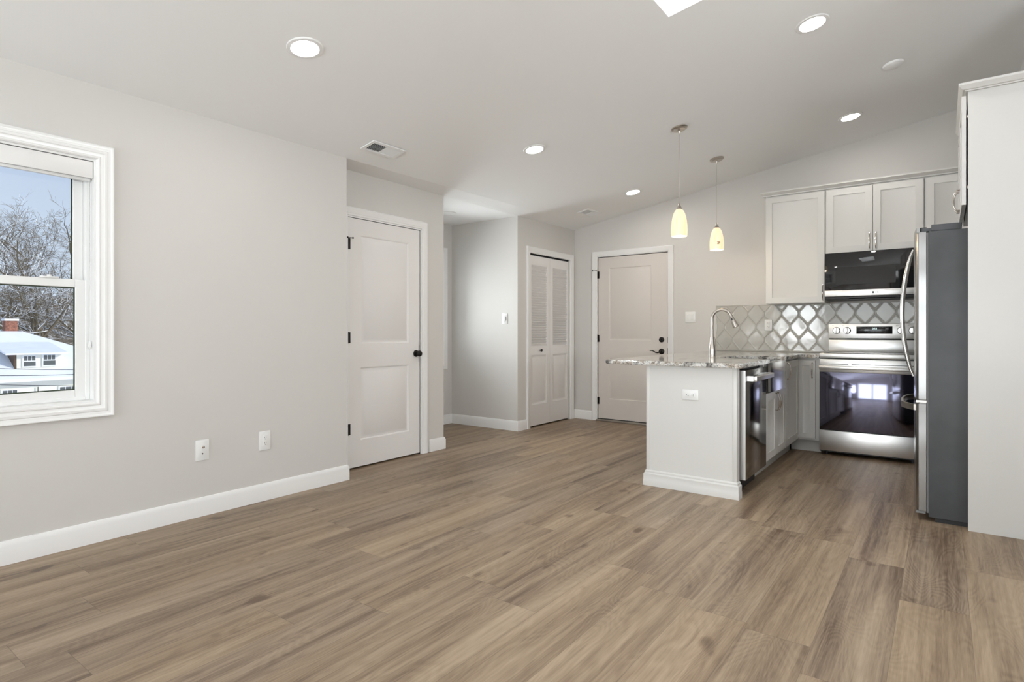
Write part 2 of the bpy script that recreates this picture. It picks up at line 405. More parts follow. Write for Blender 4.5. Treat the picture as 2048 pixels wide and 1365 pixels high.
# ceiling
mb = MB()
skx0, skx1, sky0, sky1 = -1.235, -.665, 2.06, 3.144
xs = sorted({XA, -3.80, XL, -3.0, -2.4, -1.8, skx0, skx1, 0, RIDGE, 1.2, 3.4}); ys = sorted({-3.0, 0, 1.5, sky0, sky1, 2.797, 3.4, 4.10, 4.6, 5.31, 5.9, YB+.15})
for i in range(len(xs)-1):
    for j in range(len(ys)-1):
        x0, x1, y0, y1 = xs[i], xs[i+1], ys[j], ys[j+1]
        if x0 >= skx0-.001 and x1 <= skx1+.001 and y0 >= sky0-.001 and y1 <= sky1+.001: continue
        a = [(x0,y0),(x1,y0),(x1,y1),(x0,y1)]
        lo = [mb.V((x,y,cz(x,y))) for x,y in a]; hi = [mb.V((x,y,cz(x,y)+.12)) for x,y in a]
        mb.face(lo); mb.face(hi)
for x, y0, y1 in ((skx0, sky0, sky1), (skx1, sky0, sky1)):      # shaft reveals
    mb.quad((x,y0,cz(x,y0)),(x,y1,cz(x,y1)),(x,y1,3.7),(x,y0,3.7))
for y, x0, x1 in ((sky0, skx0, skx1), (sky1, skx0, skx1)):
    mb.quad((x0,y,cz(x0,y)),(x1,y,cz(x1,y)),(x1,y,3.7),(x0,y,3.7))
struct(obj('ceiling', mb, M['ceil'], smooth=False, weld=False), 'sloping pale ceiling rising from the left wall towards the kitchen', 'ceiling')
mb = MB(); mb.box(-5.0, 3.95, 2.424, XA+.0, 5.41, 2.54)
struct(obj('ceiling_hall', mb, M['ceil']), 'flat bright ceiling of the little hall', 'ceiling')
# walls
wall('wall_left', 'long greige wall with the window at left', 'x', XL-.13, XL, -3.0, 2.797, 2.8, [(.27,1.18,.742,2.04), (-1.8,-.8,.742,2.04)])
wall('wall_alcove_left', 'set back greige wall holding the tall two panel door', 'x', XA-.12, XA, 2.70, 4.10, 2.75, [(2.985,3.79,0,2.05)])
wall('wall_hall_near', 'near side wall of the hall', 'y', 3.98, 4.10, -5.0, XA-.12, 2.75)
wall('wall_hall_window', 'hall wall with a window, seen past the corner', 'x', XH-.12, XH, 4.10, 5.31, 2.75, [(4.30,5.14,.745,2.06)])
wall('wall_hall_far', 'bright hall wall with a light switch', 'y', 5.31, 5.41, -5.0, XA-.12, 2.75)
wall('wall_closet', 'greige wall holding the louvered closet door', 'x', XA-.12, XA, 5.31, YB, 2.75, [(5.55,6.45,0,2.035)])
wall('wall_back', 'back wall with the entry door and kitchen units', 'y', YB, YB+.15, -4.2, 1.1, 3.5, [(-3.515,-2.59,0,2.06)])
wall('wall_kitchen_right', 'right wall of the kitchen behind the fridge', 'x', .82, .95, 4.17, YB, 3.5)
wall('wall_right_return', 'wall running right from the fridge panel', 'y', 4.19, 4.31, .95, 3.4, 3.5)
wall('wall_right', 'far right wall of the living area', 'x', 3.3, 3.43, -3.0, 4.19, 3.5, [(-.2,1.4,.75,2.05)])
wall('wall_front', 'wall behind the viewpoint with patio doors', 'y', -3.0, -2.87, -3.7, 3.4, 3.5, [(-2.15,.35,.05,2.15), (-3.4,-2.4,.75,2.05)])
mb = MB(); mb.box(-4.9, 2.797, -.0, XA-.125, 3.93, 2.6); mb.box(-5.0, 5.42, 0, XA-.125, YB, 2.6)
struct(obj('wall_closet_back', mb, M['dark']), 'dark void behind the closet doors', 'wall')
# the closet behind the alcove is closed by its walls; the outside face of the back wall carries the stair landing
# header strip between alcove side and left wall
mb = MB(); mb.box(XA-.0, 2.70, 0, XL-.13, 2.797, 2.6)
struct(obj('wall_alcove_return', mb, M['wall']), 'short return where the left wall steps back', 'wall')
# hall opening header (above flat hall ceiling)
mb = MB(); mb.box(XA-.12, 4.10, 2.4245, XA, 5.31, 2.8)
struct(obj('wall_hall_header', mb, M['ceil']), 'edge above the hall opening', 'wall')

# baseboards: profile in (out, up)
BP = [(0,0),(.015,0),(.015,.088),(.010,.104),(.006,.112),(0,.114)]
def baseboard(name, label, segs):
    mb = MB()
    for (x0,y0,x1,y1,nx,ny, e0, e1) in segs:      # e0/e1: mitre extension at ends (+out / -in)
        dx, dy = x1-x0, y1-y0; L = math.hypot(dx,dy); dx/=L; dy/=L
        A = [mb.V((x0+nx*o-dx*o*e0, y0+ny*o-dy*o*e0, z)) for o,z in BP]; B = [mb.V((x1+nx*o+dx*o*e1, y1+ny*o+dy*o*e1, z)) for o,z in BP]
        mb.face(A); mb.face(B)
        for k in range(len(BP)): mb.face([A[k], A[(k+1)%len(BP)], B[(k+1)%len(BP)], B[k]])
    return struct(obj(name, mb, M['trim'], weld=False), label, 'baseboard')
baseboard('baseboard_left', 'white baseboard along the long left wall', [(XL,-2.87,XL,2.797,1,0,0,1),(XL,2.797,XA+.002,2.797,0,1,1,-1)])
baseboard('baseboard_alcove', 'short white baseboard right of the tall door', [(XA,3.905,XA,4.10,1,0,0,1),(XA,4.10,XH,4.10,0,1,1,-1)])
baseboard('baseboard_hall', 'white baseboard round the hall', [(XH,4.10,XH,5.31,1,0,-1,-1),(XH,5.31,XA,5.31,0,-1,-1,1),(XA,5.31,XA,5.478,1,0,1,0)])
baseboard('baseboard_back', 'short white baseboard between closet and entry door', [(XA,YB,-3.585,YB,0,-1,-1,0),(-2.52,YB,-1.76,YB,0,-1,0,0)])
baseboard('baseboard_closet', 'white baseboard stub right of the closet door', [(XA,6.53,XA,YB,1,0,0,-1)])

CAS = [(0,0),(0,.011),(.006,.014),(.016,.014),(.020,.017),(.045,.019),(.052,.022),(.060,.022),(.064,.019),(.068,.016),(.068,0)]
PANELPROF = [(.003,.001),(.012,.012),(.024,.012),(.040,.003)]
def hinge(parent, z, x=0, y=0):
    mb = MB(); mb.cyl((x, y-.006, z-.045), .006, .09, 'Z', 12); mb.box(x-.014, y-.003, z-.044, x+.020, y, z+.044)
    return obj('hinge', mb, M['black'], parent)
def jamb(w, h, y0, y1, t=.012, ys=.056):
    mb = MB(); mb.box(-t,y0,0,0,y1,h+t); mb.box(w,y0,0,w+t,y1,h+t); mb.box(0,y0,h,w,y1,h+t); mb.box(0,ys,0,.014,ys+.012,h); mb.box(w-.014,ys,0,w,ys+.012,h); mb.box(.014,ys,h-.014,w-.014,ys+.012,h); return mb

# ---- door_1: tall two panel door in the alcove
d = struct(thing('door_1', '', 'door', (XA, 2.985, 0), R90), 'tall white two panel door with a black knob in the alcove', 'door')
W_, H_ = .805, 2.05
mb = MB(); mb.slab(W_-.007, H_-.018, .035, [(.128,.225,.670,.828),(.128,1.02,.670,1.918)], PANELPROF, x0=.004, z0=.014, yf=.004)
slab = obj('door_slab', mb, M['door'], d)
obj('door_jamb', jamb(W_, H_, -.002, .11), M['trim'], d)
mb = MB(); mb.sweep_rect(W_+.024, H_+.012, CAS, x0=-.012, bottom=False); obj('casing', mb, M['trim'], d)
for z in (1.831, 1.072, .329): hinge(d, z, .004, .004)
mb = MB(); mb.tube([(-.016,-.012,1.878),(.03,-.02,1.878)], .0035, 8); mb.cyl((-.018,-.018,1.872), .006, .012, 'Z', 10); mb.cyl((.03,-.024,1.872), .006, .012, 'Z', 10)
obj('hinge_door_stop', mb, M['black'], d)
k = MB(); kx, kz = .752, .923
k.lathe([(.0,-.004),(.031,-.004),(.031,-.010),(.026,-.013),(.012,-.015),(.011,-.032),(.020,-.036),(.027,-.044),(.028,-.053),(.024,-.061),(.012,-.066),(0,-.067)], 28, (kx,.006,kz), 'Y', cap=False)
obj('door_knob', k, M['black'], d)
mb = MB(); mb.box(.79, .004, .85, .7955, .0062, 1.0); obj('latch_plate', mb, M['black'], d)

# ---- door_2: bifold closet door
d = struct(thing('door_2', '', 'door', (XA, 5.55, 0), R90), 'white louvered bifold closet door with a small black knob', 'door')
W_, H_ = .90, 2.035
obj('door_jamb', jamb(W_, H_, -.002, .11), M['trim'], d)
mb = MB(); mb.sweep_rect(W_+.012, H_+.006, CAS, x0=-.006, bottom=False); obj('casing', mb, M['trim'], d)
for lf in (0, 1):
    x0 = .007 + lf*.445; w = .441
    mb = MB(); z0 = .016; top = H_-.02
    la, lb = (.045, .375) if lf == 0 else (.060, .395)
    # frame with louver opening through, and lower raised panel
    pan = (x0+la, .262, x0+lb, .845); lou = (x0+la, .952, x0+lb, 1.905)
    mb2 = MB(); mb2.slab(w, top-z0, .03, [pan], [(.004,.002),(.012,.008),(.03,.008),(.045,.002)], x0=x0, z0=z0, yf=.012)
    # louver recess as its own slab region: cut by rebuilding
    mb2.bm.free()
    mb.slab(w, top-z0, .03, [pan], [(.004,.002),(.012,.008),(.03,.008),(.045,.002)], x0=x0, z0=z0, yf=.012) if False else None
    for (a,b_,c_,e_) in ((x0,z0,x0+la,top),(x0+lb,z0,x0+w,top),(x0+la,z0,x0+lb,.262),(x0+la,.845,x0+lb,.952),(x0+la,1.905,x0+lb,top)):
        mb.box(a,.012,b_,c_,.042,e_)
    f = obj('bifold_leaf', mb, M['door'], d, weld=False)
    mb = MB(); mb.slab(lb-la, .845-.262, .02, [(x0+la+.001,.263,x0+lb-.001,.844)], [(.006,.002),(.014,.006),(.03,.006),(.045,.001)], x0=x0+la, z0=.262, yf=.018)
    obj('panel', mb, M['door'], f)
    mb = MB(); n = 33; hh = (1.905-.952)/n
    for i in range(n):
        zc = .952+hh*(i+.5); ang = .62
        g = MB(); g.M = Matrix.Translation((0,.027,zc)) @ Matrix.Rotation(ang, 4, 'X'); g.bm.free(); g.bm = mb.bm
        g.box(x0+la-.002,-.0035,-hh*.66,x0+lb+.002,.0035,hh*.66)
    obj('louvers', mb, M['door'], f, weld=False)
    mb = MB(); mb.box(x0+la,.041,.952,x0+lb,.042,1.905); obj('louver_backing', mb, M['toe'], f)
mb = MB(); mb.lathe([(0,0),(.008,0),(.007,-.012),(.015,-.018),(.017,-.025),(.012,-.032),(0,-.034)], 20, (.232,.012,.90), 'Y', cap=False); obj('door_knob', mb, M['black'], d)
mb = MB(); mb.box(.01,.02,H_-.02,.89,.04,H_-.002); obj('track', mb, M['dark'], d)

# ---- door_3: entry door
d = struct(thing('door_3', '', 'door', (-3.515, YB, 0), 0), 'beige two panel entry door with black deadbolt and lever', 'door')
W_, H_ = .925, 2.06
mb = MB(); mb.slab(W_-.010, H_-.036, .044, [(.158,.275,.718,.790),(.158,1.012,.718,1.918)], [(.004,.0),(.010,.006),(.020,.006),(.034,.001)], x0=.005, z0=.030, yf=.010)
slab = obj('door_slab', mb, M['entry'], d)
obj('door_jamb', jamb(W_, H_, -.002, .14), M['trim'], d)
mb = MB(); mb.sweep_rect(W_+.016, H_+.008, [(o*.93, q) for o, q in CAS], x0=-.008, bottom=False); obj('casing', mb, M['trim'], d)
mb = MB(); mb.box(-.0,-.045,.001,W_,.13,.020,.003); obj('threshold', mb, mat('threshold_metal', (.35,.32,.28), .4, .6), d)
mb = MB(); mb.box(.005,.016,.018,W_-.005,.05,.031); obj('door_sweep', mb, M['dark'], d)
for z in (1.838, 1.037, .25): hinge(d, z, .003, .006)
mb = MB(); mb.tube([(.0,-.012,1.892),(-.055,-.02,1.892)], .0035, 8); mb.cyl((-.055,-.03,1.886), .006, .014, 'Z', 10)
obj('hinge_door_stop', mb, M['black'], d)
kx = .845
mb = MB(); mb.lathe([(0,.010),(.032,.010),(.032,.002),(.024,-.004),(.010,-.006),(.010,-.018),(0,-.018)], 28, (kx,0,1.026), 'Y', cap=False); mb.box(kx-.003,-.03,1.014,kx+.003,-.008,1.038,.001)
obj('deadbolt', mb, M['black'], d)
mb = MB(); mb.lathe([(0,.010),(.034,.010),(.034,.002),(.026,-.004),(.012,-.008),(.012,-.04),(0,-.042)], 28, (kx,0,.888), 'Y', cap=False)
mb.tube([(kx,-.036,.886),(kx-.03,-.04,.874),(kx-.055,-.04,.876),(kx-.085,-.04,.893),(kx-.11,-.04,.898),(kx-.128,-.04,.892)], [.009,.008,.007,.006,.005,.003], 10)
obj('door_lever', mb, M['black'], d)
mb = MB(); mb.box(W_-.006,.003,.84,W_-.001,.012,.93); mb.box(W_-.006,.003,.99,W_-.001,.012,1.06); obj('strike_plate', mb, M['black'], d)
mb = MB(); mb.box(-3.6, YB+.14, 0, -2.5, YB+.15, 2.2)

# ---- window_1
w1 = struct(thing('window_1', '', 'window', (XL, .27, .742), R90), 'white double hung window looking out on a snowy house', 'window')
WW, WH = .91, 1.298
WC = [(0,0),(0,.012),(.006,.017),(.012,.017),(.016,.013),(.03,.016),(.034,.020),(.046,.020),(.050,.016),(.058,.019),(.064,.019),(.070,.023),(.075,.023),(.075,0)]
mb = MB(); mb.sweep_rect(WW-.006, WH-.006, WC, x0=.003, z0=.003); obj('casing', mb, M['trim'], w1)
mb = MB(); t=.014
for a in ((0,0,0,t,.13,WH),(WW-t,0,0,WW,.13,WH),(t,0,0,WW-t,.13,t),(t,0,WH-t,WW-t,.13,WH)): mb.box(*a)
obj('window_jamb', mb, M['trim'], w1, weld=False)
mb = MB()
for a in ((t,.055,t,.034,.12,WH-t),(WW-.034,.055,t,WW-t,.12,WH-t),(.034,.055,t,WW-.034,.12,.034),(.034,.055,WH-.034,WW-.034,.12,WH-t)): mb.box(*a, bev=.002, seg=1)
obj('window_frame', mb, M['plate'], w1, weld=False)
def sash(name, x0, x1, z0, z1, y0, y1, st, rb, rt):
    mb = MB()
    for a in ((x0,y0,z0,x0+st,y1,z1),(x1-st,y0,z0,x1,y1,z1),(x0+st,y0,z0,x1-st,y1,z0+rb),(x0+st,y0,z1-rt,x1-st,y1,z1)): mb.box(*a, bev=.003, seg=1)
    s = obj(name, mb, M['plate'], w1, weld=False)
    mb = MB(); mb.sweep_rect(x1-x0-2*st, z1-z0-rb-rt, [(.0,0),(-.006,0),(-.006,.004),(0,.004)], x0=x0+st, z0=z0+rb, y=(y0+y1)/2); obj('glazing_gasket', mb, mat('gasket_dark', (.03,.045,.02), .6), s)
    mb = MB(); mb.box(x0+st,(y0+y1)/2-.002,z0+rb,x1-st,(y0+y1)/2+.002,z1-rt); obj('glass_pane', mb, M['pane'], s)
    return s
sash('lower_sash', .034, WW-.022, .030, .655, .060, .086, .056, .040, .042)
sash('upper_sash', .034, WW-.034, .615, WH-.030, .090, .116, .046, .036, .045)
mb = MB(); mb.box(.68,.052,.655,.76,.075,.664,.003); mb.cyl((.72,.064,.664),.010,.008); obj('sash_lock', mb, M['plate'], w1)
bl = tag(thing('window_blind', '', 'blind', (XL, .27, .742), R90), 'raised white roller blind in the top of the left window', 'blind')
mb = MB(); mb.box(.016,.004,1.192,WW-.017,.016,1.280,.001); mb.box(.016,.016,1.200,WW-.017,.05,1.280); obj('valance', mb, M['trim'], bl)
mb = MB(); mb.box(.02,.022,1.178,WW-.022,.046,1.196,.004); obj('bottom_rail', mb, M['plate'], bl)
mb = MB(); mb.tube([(WW-.026,.03,1.19),(WW-.025,.028,.7),(WW-.024,.028,.33)], .0012, 6); mb.tube([(WW-.018,.03,1.19),(WW-.020,.028,.7),(WW-.022,.028,.33)], .0012, 6); obj('lift_cord', mb, M['plate'], bl)
mb = MB(); mb.lathe([(.002,.33),(.006,.325),(.008,.30),(.004,.288),(0,.286)], 12, (WW-.023,.028,0), 'Z', cap=False); obj('cord_tassel', mb, M['plate'], bl)

# ---- window_2 in the hall, other windows of the room
def simple_window(name, label, loc, rot, w, h):
    r = struct(thing(name, '', 'window', loc, rot), label, 'window')
    mb = MB(); mb.sweep_rect(w-.006, h-.006, WC, x0=.003, z0=.003); obj('casing', mb, M['trim'], r)
    mb = MB(); s_ = .05
    for a in ((0,.04,0,s_,.10,h),(w-s_,.04,0,w,.10,h),(s_,.04,0,w-s_,.10,s_),(s_,.04,h-s_,w-s_,.10,h),(s_,.045,h/2-.02,w-s_,.09,h/2+.02)): mb.box(*a)
    f = obj('window_frame', mb, M['plate'], r, weld=False)
    mb = MB(); mb.box(s_,.068,s_,w-s_,.072,h/2-.02); mb.box(s_,.068,h/2+.02,w-s_,.072,h-s_); obj('glass_pane', mb, M['pane'], f)
simple_window('window_2', 'hall window whose white casing edge shows past the corner', (XH, 4.30, .745), R90, .84, 1.315)
simple_window('window_3', 'window in the left wall nearer the viewpoint', (XL, -1.8, .742), R90, 1.0, 1.298)
simple_window('window_4', 'window behind the viewpoint', (-2.4, -2.87, .75), math.pi, 1.0, 1.3)
simple_window('window_5', 'unseen window added in the far right wall for light', (3.3, 1.4, .75), -R90, 1.6, 1.3)  # unseen opening, added for the fill lamp on the right
r = struct(thing('window_6', '', 'window', (.35, -2.87, .05), math.pi), 'glazed patio doors behind the viewpoint', 'window')
mb = MB(); mb.sweep_rect(2.494, 2.094, WC, x0=.003, z0=.003); obj('casing', mb, M['trim'], r)
mb = MB()
for x in (0, 1.2, 2.44): mb.box(x,.03,0,x+.06 if x != 1.2 else 1.3,.10,2.1)
mb.box(.06,.03,0,2.44,.10,.1); mb.box(.06,.03,2.03,2.44,.10,2.1); f = obj('window_frame', mb, M['plate'], r, weld=False)
mb = MB(); mb.box(.06,.063,.1,1.2,.067,2.03); mb.box(1.3,.063,.1,2.44,.067,2.03); obj('glass_pane', mb, M['pane'], f)
# skylight
r = struct(thing('window_7', '', 'window', (skx0, sky0, 3.66)), 'roof window at the top of the ceiling shaft', 'window')
mb = MB(); L1, L2 = skx1-skx0, sky1-sky0
for a in ((0,0,0,.04,L2,.04),(L1-.04,0,0,L1,L2,.04),(.04,0,0,L1-.04,.04,.04),(.04,L2-.04,0,L1-.04,L2,.04)): mb.box(*a)
obj('window_frame', mb, M['plate'], r, weld=False)
mb = MB(); mb.box(.04,.04,.018,L1-.04,L2-.04,.022); obj('glass_pane', mb, M['pane'], r)

# ============================================================ ceiling fittings
TILT = -math.atan(SL)
def on_ceiling(o, x, y, off=0):
    o.location = (x, y, cz(x, y)-off); o.rotation_euler = (0, TILT, 0)
def downlight(lit=True):
    t = thing('recessed_light', '', 'ceiling light')
    mb = MB(); mb.lathe([(.066,-.001),(.072,-.007),(.090,-.005),(.094,-.001),(.094,.004),(.066,.004)], 48, cap=False); obj('trim_ring', mb, M['plate'], t)
    mb = MB(); mb.lathe([(0,-.0025),(.067,-.0025),(.067,.003),(0,.003)], 48, cap=False); obj('lens', mb, M['lens'] if lit else M['lensoff'], t)
    return t
dl = downlight(); grp = None
for i, (x, y, lab) in enumerate(((-2.705,1.82,'lit round recessed light nearest the window wall, largest of them'), (-2.70,3.96,'lit round recessed light over the middle of the floor, beyond the ceiling vent'),
        (-2.695,5.84,'small lit round recessed light furthest back, left of the pendants'), (-.636,3.91,'lit round recessed light high at the right, beside the skylight'), (-.645,5.80,'lit round recessed light above the kitchen wall cabinets'))):
    o = dl if i == 0 else dup(dl, (0,0,0), 0, '')
    tag(o, lab, 'ceiling light', 'lit recessed ceiling lights'); on_ceiling(o, x, y)
o = downlight(False); tag(o, 'unlit white disc light on the hall ceiling', 'ceiling light'); o.location = (-4.37, 4.72, 2.42)
mb = MB(); mb.lathe([(0,-.024),(.045,-.022),(.062,-.012),(.066,0)], 40, cap=False)
o = obj('smoke_alarm', mb, M['plate']); on_ceiling(o, -.289, 4.99); tag(o, 'flat white round disc cover on the ceiling above the fridge', 'smoke alarm')

def vent(w, l):
    t = thing('ceiling_vent', '', 'vent')
    mb = MB(); b = .025
    for a in ((0,0,b,l),(w-b,0,w,l),(b,0,w-b,b),(b,l-b,w-b,l),(b,l/2-.006,w-b,l/2+.006)): mb.box(a[0]-w/2,a[1]-l/2,-.008,a[2]-w/2,a[3]-l/2,.0)
    obj('frame', mb, M['plate'], t, weld=False)
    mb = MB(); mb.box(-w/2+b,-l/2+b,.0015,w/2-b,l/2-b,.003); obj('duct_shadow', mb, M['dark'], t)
    mb = MB(); n = int((l-2*b)/.0125)
    for i in range(n):
        yc = -l/2+b+(i+.5)*(l-2*b)/n; s_ = -1 if yc > 0 else 1
        g = MB(); g.bm.free(); g.bm = mb.bm; g.M = Matrix.Translation((0,yc,-.003)) @ Matrix.Rotation(s_*.75, 4, 'X')
        g.box(-w/2+b,-.0055,-.0005,w/2-b,.0055,.0005)
    obj('slats', mb, M['plate'], t, weld=False)
    return t
v = vent(.155, .31); tag(v, 'white louvered ceiling vent nearest the window wall', 'vent'); on_ceiling(v, -3.36, 2.925); v.location.z = cz(-3.36,2.925)-.004
v.rotation_euler = (0, -math.atan((cz(-3.28,2.9)-cz(-3.44,2.9))/.16), 0)
v2 = dup(v, (0,0,0), 0, 'small white ceiling vent near the closet and entry door'); on_ceiling(v2, -3.335, 6.03, .003)

def pendant(x, y, ztop, zbot, label, sticker=False):
    zc = cz(x, y); t = thing('pendant_light', label, 'pendant light', (x, y, zc), 0, 'pendants over the peninsula')
    mb = MB(); mb.M = Matrix.Rotation(TILT, 4, 'Y'); mb.lathe([(0,0),(.066,0),(.066,-.008),(.058,-.014),(.050,-.015),(.046,-.020),(.016,-.024),(0,-.024)], 40, cap=False)
    obj('canopy', mb, M['nickel'], t)
    mb = MB(); mb.lathe([(0,-.022),(.009,-.024),(.006,-.045),(.003,-.05)], 16, cap=False); mb.tube([(0,0,-.045),(0,0,ztop+.05-zc)], .0016, 8); obj('cord', mb, M['nickel'], t)
    mb = MB(); z = ztop-zc; mb.lathe([(0,z+.052),(.005,z+.052),(.009,z+.035),(.019,z+.010),(.026,z),(.0,z-.002)], 24, cap=False); obj('socket_cap', mb, M['nickel'], t)
    h = ztop-zbot; mb = MB()
    pr = [(.022,0),(.034,.06),(.045,.16),(.054,.30),(.060,.45),(.064,.62),(.0655,.78),(.064,.92),(.062,1)]
    seg = 60; rings = []
    for (r, q) in pr + [(rr-.004, qq) for rr, qq in reversed(pr)]:
        rings.append([mb.V(((r*(1+.012*math.cos(20*2*math.pi*i/seg)))*math.cos(2*math.pi*i/seg), (r*(1+.012*math.cos(20*2*math.pi*i/seg)))*math.sin(2*math.pi*i/seg), z-q*h)) for i in range(seg)])
    for a, b in zip(rings, rings[1:]):
        for i in range(seg): mb.face([a[i],a[(i+1)%seg],b[(i+1)%seg],b[i]])
    sh = obj('glass_shade', mb, M['shade'], t)
    mb = MB(); mb.lathe([(0,z-.03),(.012,z-.04),(.022,z-.09),(.024,z-.11),(.016,z-.13),(0,z-.137)], 16, cap=False); obj('bulb', mb, M['bulb'], t)
    if sticker:
        mb = MB(); a0 = -1.05   # angle towards the viewpoint
        for kz, (za, zb_, m0, m1) in enumerate(((.655,.685,-.16,.22),(.70,.73,-.1,.26),(.745,.775,-.16,.14))):
            for s_ in range(4):
                aa = a0+m0+(m1-m0)*s_/4; bb = a0+m0+(m1-m0)*(s_+1)/4; r = .0665
                mb.quad((r*math.cos(aa),r*math.sin(aa),z-za*h),(r*math.cos(bb),r*math.sin(bb),z-za*h),(r*math.cos(bb),r*math.sin(bb),z-zb_*h),(r*math.cos(aa),r*math.sin(aa),z-zb_*h))
        obj('sticker', mb, mat('sticker_print', (.30,.17,.07), .6), sh, label='small brown printed sticker')
    l = bpy.data.lights.new('pendant_bulb', 'POINT'); l.energy = 5; l.color = (1,.8,.55); l.shadow_soft_size = .03
    lo = bpy.data.objects.new('pendant_bulb_light', l); C.objects.link(lo); lo.parent = t; lo.location = (0,0,zbot-zc-.02)
    return t
pendant(-1.744, 4.67, 2.128, 1.905, 'nearer pendant lamp with a glowing ribbed amber glass shade')
pendant(-1.761, 5.712, 2.127, 1.912, 'farther pendant lamp with a small sticker on its glowing amber shade', True)

# ============================================================ plates and switches
def plate_thing(name, label, cat, loc, rotz, w, h, rotated=False):
    t = thing(name, label, cat, loc, rotz)
    mb = MB(); mb.box(-w/2,-.006,-h/2,w/2,0,h/2,.0025); p = obj('cover_plate', mb, M['plate'], t)
    return t
def sockets(t, horiz=False, inset=.034):
    mb = MB()
    if horiz: mb.box(-.034,-.009,-.0165,.034,-.004,.0165,.002)
    else: mb.box(-.0165,-.009,-.034,.0165,-.004,.034,.002)
    f = obj('receptacle', mb, M['plate'], t)
    mb = MB()
    for s_ in (-1, 1):
        u = s_*.018
        for (du, dv, hw, hh) in ((-.006,.004,.0012,.004),(.006,.004,.0012,.003),(0,-.007,.0022,.0022)):
            if horiz: mb.box(u+dv-hh,-.0095,du-hw,u+dv+hh,-.0088,du+hw)
            else: mb.box(du-hw,-.0095,u+dv-hh,du+hw,-.0088,u+dv+hh)
    obj('slots', mb, M['rubber'], f)
t = plate_thing('coax_wall_plate', 'wall plate with a cable jack, left one of two low on the long wall', 'wall plate', (XL,1.728,.400), R90, .080, .125)
mb = MB(); mb.lathe([(0,-.018),(.0045,-.018),(.0045,-.008),(.008,-.008),(.008,-.004),(0,-.004)], 12, (.004,0,.018), 'Y', cap=False); obj('coax_jack', mb, M['chrome'], t, label='small metal cable jack')
mb = MB(); mb.cyl((.0,-.0068,-.022), .0045, .002, 'Y', 12); obj('jack_hole', mb, M['rubber'], t)
t = plate_thing('power_outlet', 'white double outlet, right one of the pair low on the long wall', 'outlet', (XL,2.135,.397), R90, .080, .125); sockets(t)
t = plate_thing('power_outlet', 'white outlet mounted sideways on the peninsula end panel', 'outlet', (-1.42,4.02,.678), 0, .115, .072); sockets(t, True)
t = plate_thing('power_outlet', 'white outlet on the grey tile backsplash', 'outlet', (-1.482,YB-.012,1.190), 0, .075, .118); sockets(t)
def rocker(t, x):
    mb = MB(); mb.box(x-.0165,-.0075,-.034,x+.0165,-.004,.034,.001); f = obj('switch_frame', mb, M['plate'], t)
    mb = MB(); mb.M = Matrix.Translation((x,-.008,0)) @ Matrix.Rotation(.08,4,'X'); mb.box(-.014,-.003,-.031,.014,.002,.031,.001); obj('rocker', mb, M['plate'], f)
t = plate_thing('light_switch', 'white dimmer switch on the bright hall wall', 'light switch', (-4.031,5.31,1.268), 0, .08, .122); rocker(t, 0)
mb = MB(); mb.box(.020,-.010,-.02,.0225,-.006,.02); obj('dimmer_slider', mb, M['gasket'], t)
t = plate_thing('light_switch', 'white double rocker switch right of the entry door', 'light switch', (-2.322,YB,1.287), 0, .118, .125); rocker(t, -.023); rocker(t, .023)

# ============================================================ kitchen
def pull(parent, x, y, z, length=.135, horiz=False, proj=.030):
    """bow pull, centre at (x, z), stands out in -y"""
    mb = MB(); L = length/2; P = []
    for i in range(15):
        s_ = -1+2*i/14; P.append((s_*L, -(.014+ (proj-.014)*(1-s_*s_)**.8)))
    rad = [.0035+.0025*(1-abs(-1+2*i/14)) for i in range(15)]
    def m(u, v): return (x+u, y+v, z) if horiz else (x, y+v, z+u)
    mb.tube([m(u, v) for u, v in P], rad, 10)
    for s_ in (-1, 1): mb.tube([m(s_*L, 0), m(s_*L*.99, -.016)], [.007,.0055], 10)
    return obj('pull_handle', mb, M['chrome'], parent)
SHK = [(.003,.0),(.004,.007),(.008,.007)]
def shaker(parent, x0, z0, w, h, yf=-.02, rail=.058, name='door'):
    mb = MB(); mb.slab(w, h, .0195, [(x0+rail,z0+rail,x0+w-rail,z0+h-rail)], [(.0,.006),(.002,.007)], x0=x0, z0=z0, yf=yf)
    return obj(name, mb, M['cab'], parent)
def carcass(parent, w, d, z0, z1, toe=True, name='cabinet_body'):
    mb = MB(); mb.box(0, 0, z0+(.11 if toe else 0), w, d, z1)
    o = obj(name, mb, M['cab'], parent)
    if toe: m2 = MB(); m2.box(0, .065, z0+.0, w, d, z0+.11); obj('toe_kick', m2, M['toe'], parent)
    return o
ZC = .876       # underside of the granite
# peninsula end panel
t = thing('peninsula_end_panel', 'white panelled end of the peninsula with a baseboard', 'cabinet panel', (-1.744,4.02,0))
mb = MB(); mb.box(.0,0,0,.634,.058,ZC); obj('panel', mb, M['cab'], t)
for a in ((-.004,.022),(.610,.638)): mb = MB(); mb.box(a[0],-.003,.10,a[1],.0585,ZC-.0005,.001); obj('corner_stile', mb, M['cab'], t)
mb = MB()
BB = [(0,0),(.022,0),(.022,.040),(.020,.046),(.020,.085),(.012,.094),(.012,.104),(.004,.112),(0,.112)]
segs = [(0,0,.634,0,0,-1,1,1),(.634,0,.634,.058,1,0,1,0),(0,.058,0,0,-1,0,0,1)]
for (x0,y0,x1,y1,nx,ny,e0,e1) in segs:
    dx, dy = x1-x0, y1-y0; L = math.hypot(dx,dy); dx/=L; dy/=L
    A = [mb.V((x0+nx*o-dx*o*e0, y0+ny*o-dy*o*e0, z)) for o,z in BB]; B = [mb.V((x1+nx*o+dx*o*e1, y1+ny*o+dy*o*e1, z)) for o,z in BB]
    mb.face(A); mb.face(B)
    for k in range(len(BB)): mb.face([A[k], A[(k+1)%len(BB)], B[(k+1)%len(BB)], B[k]])
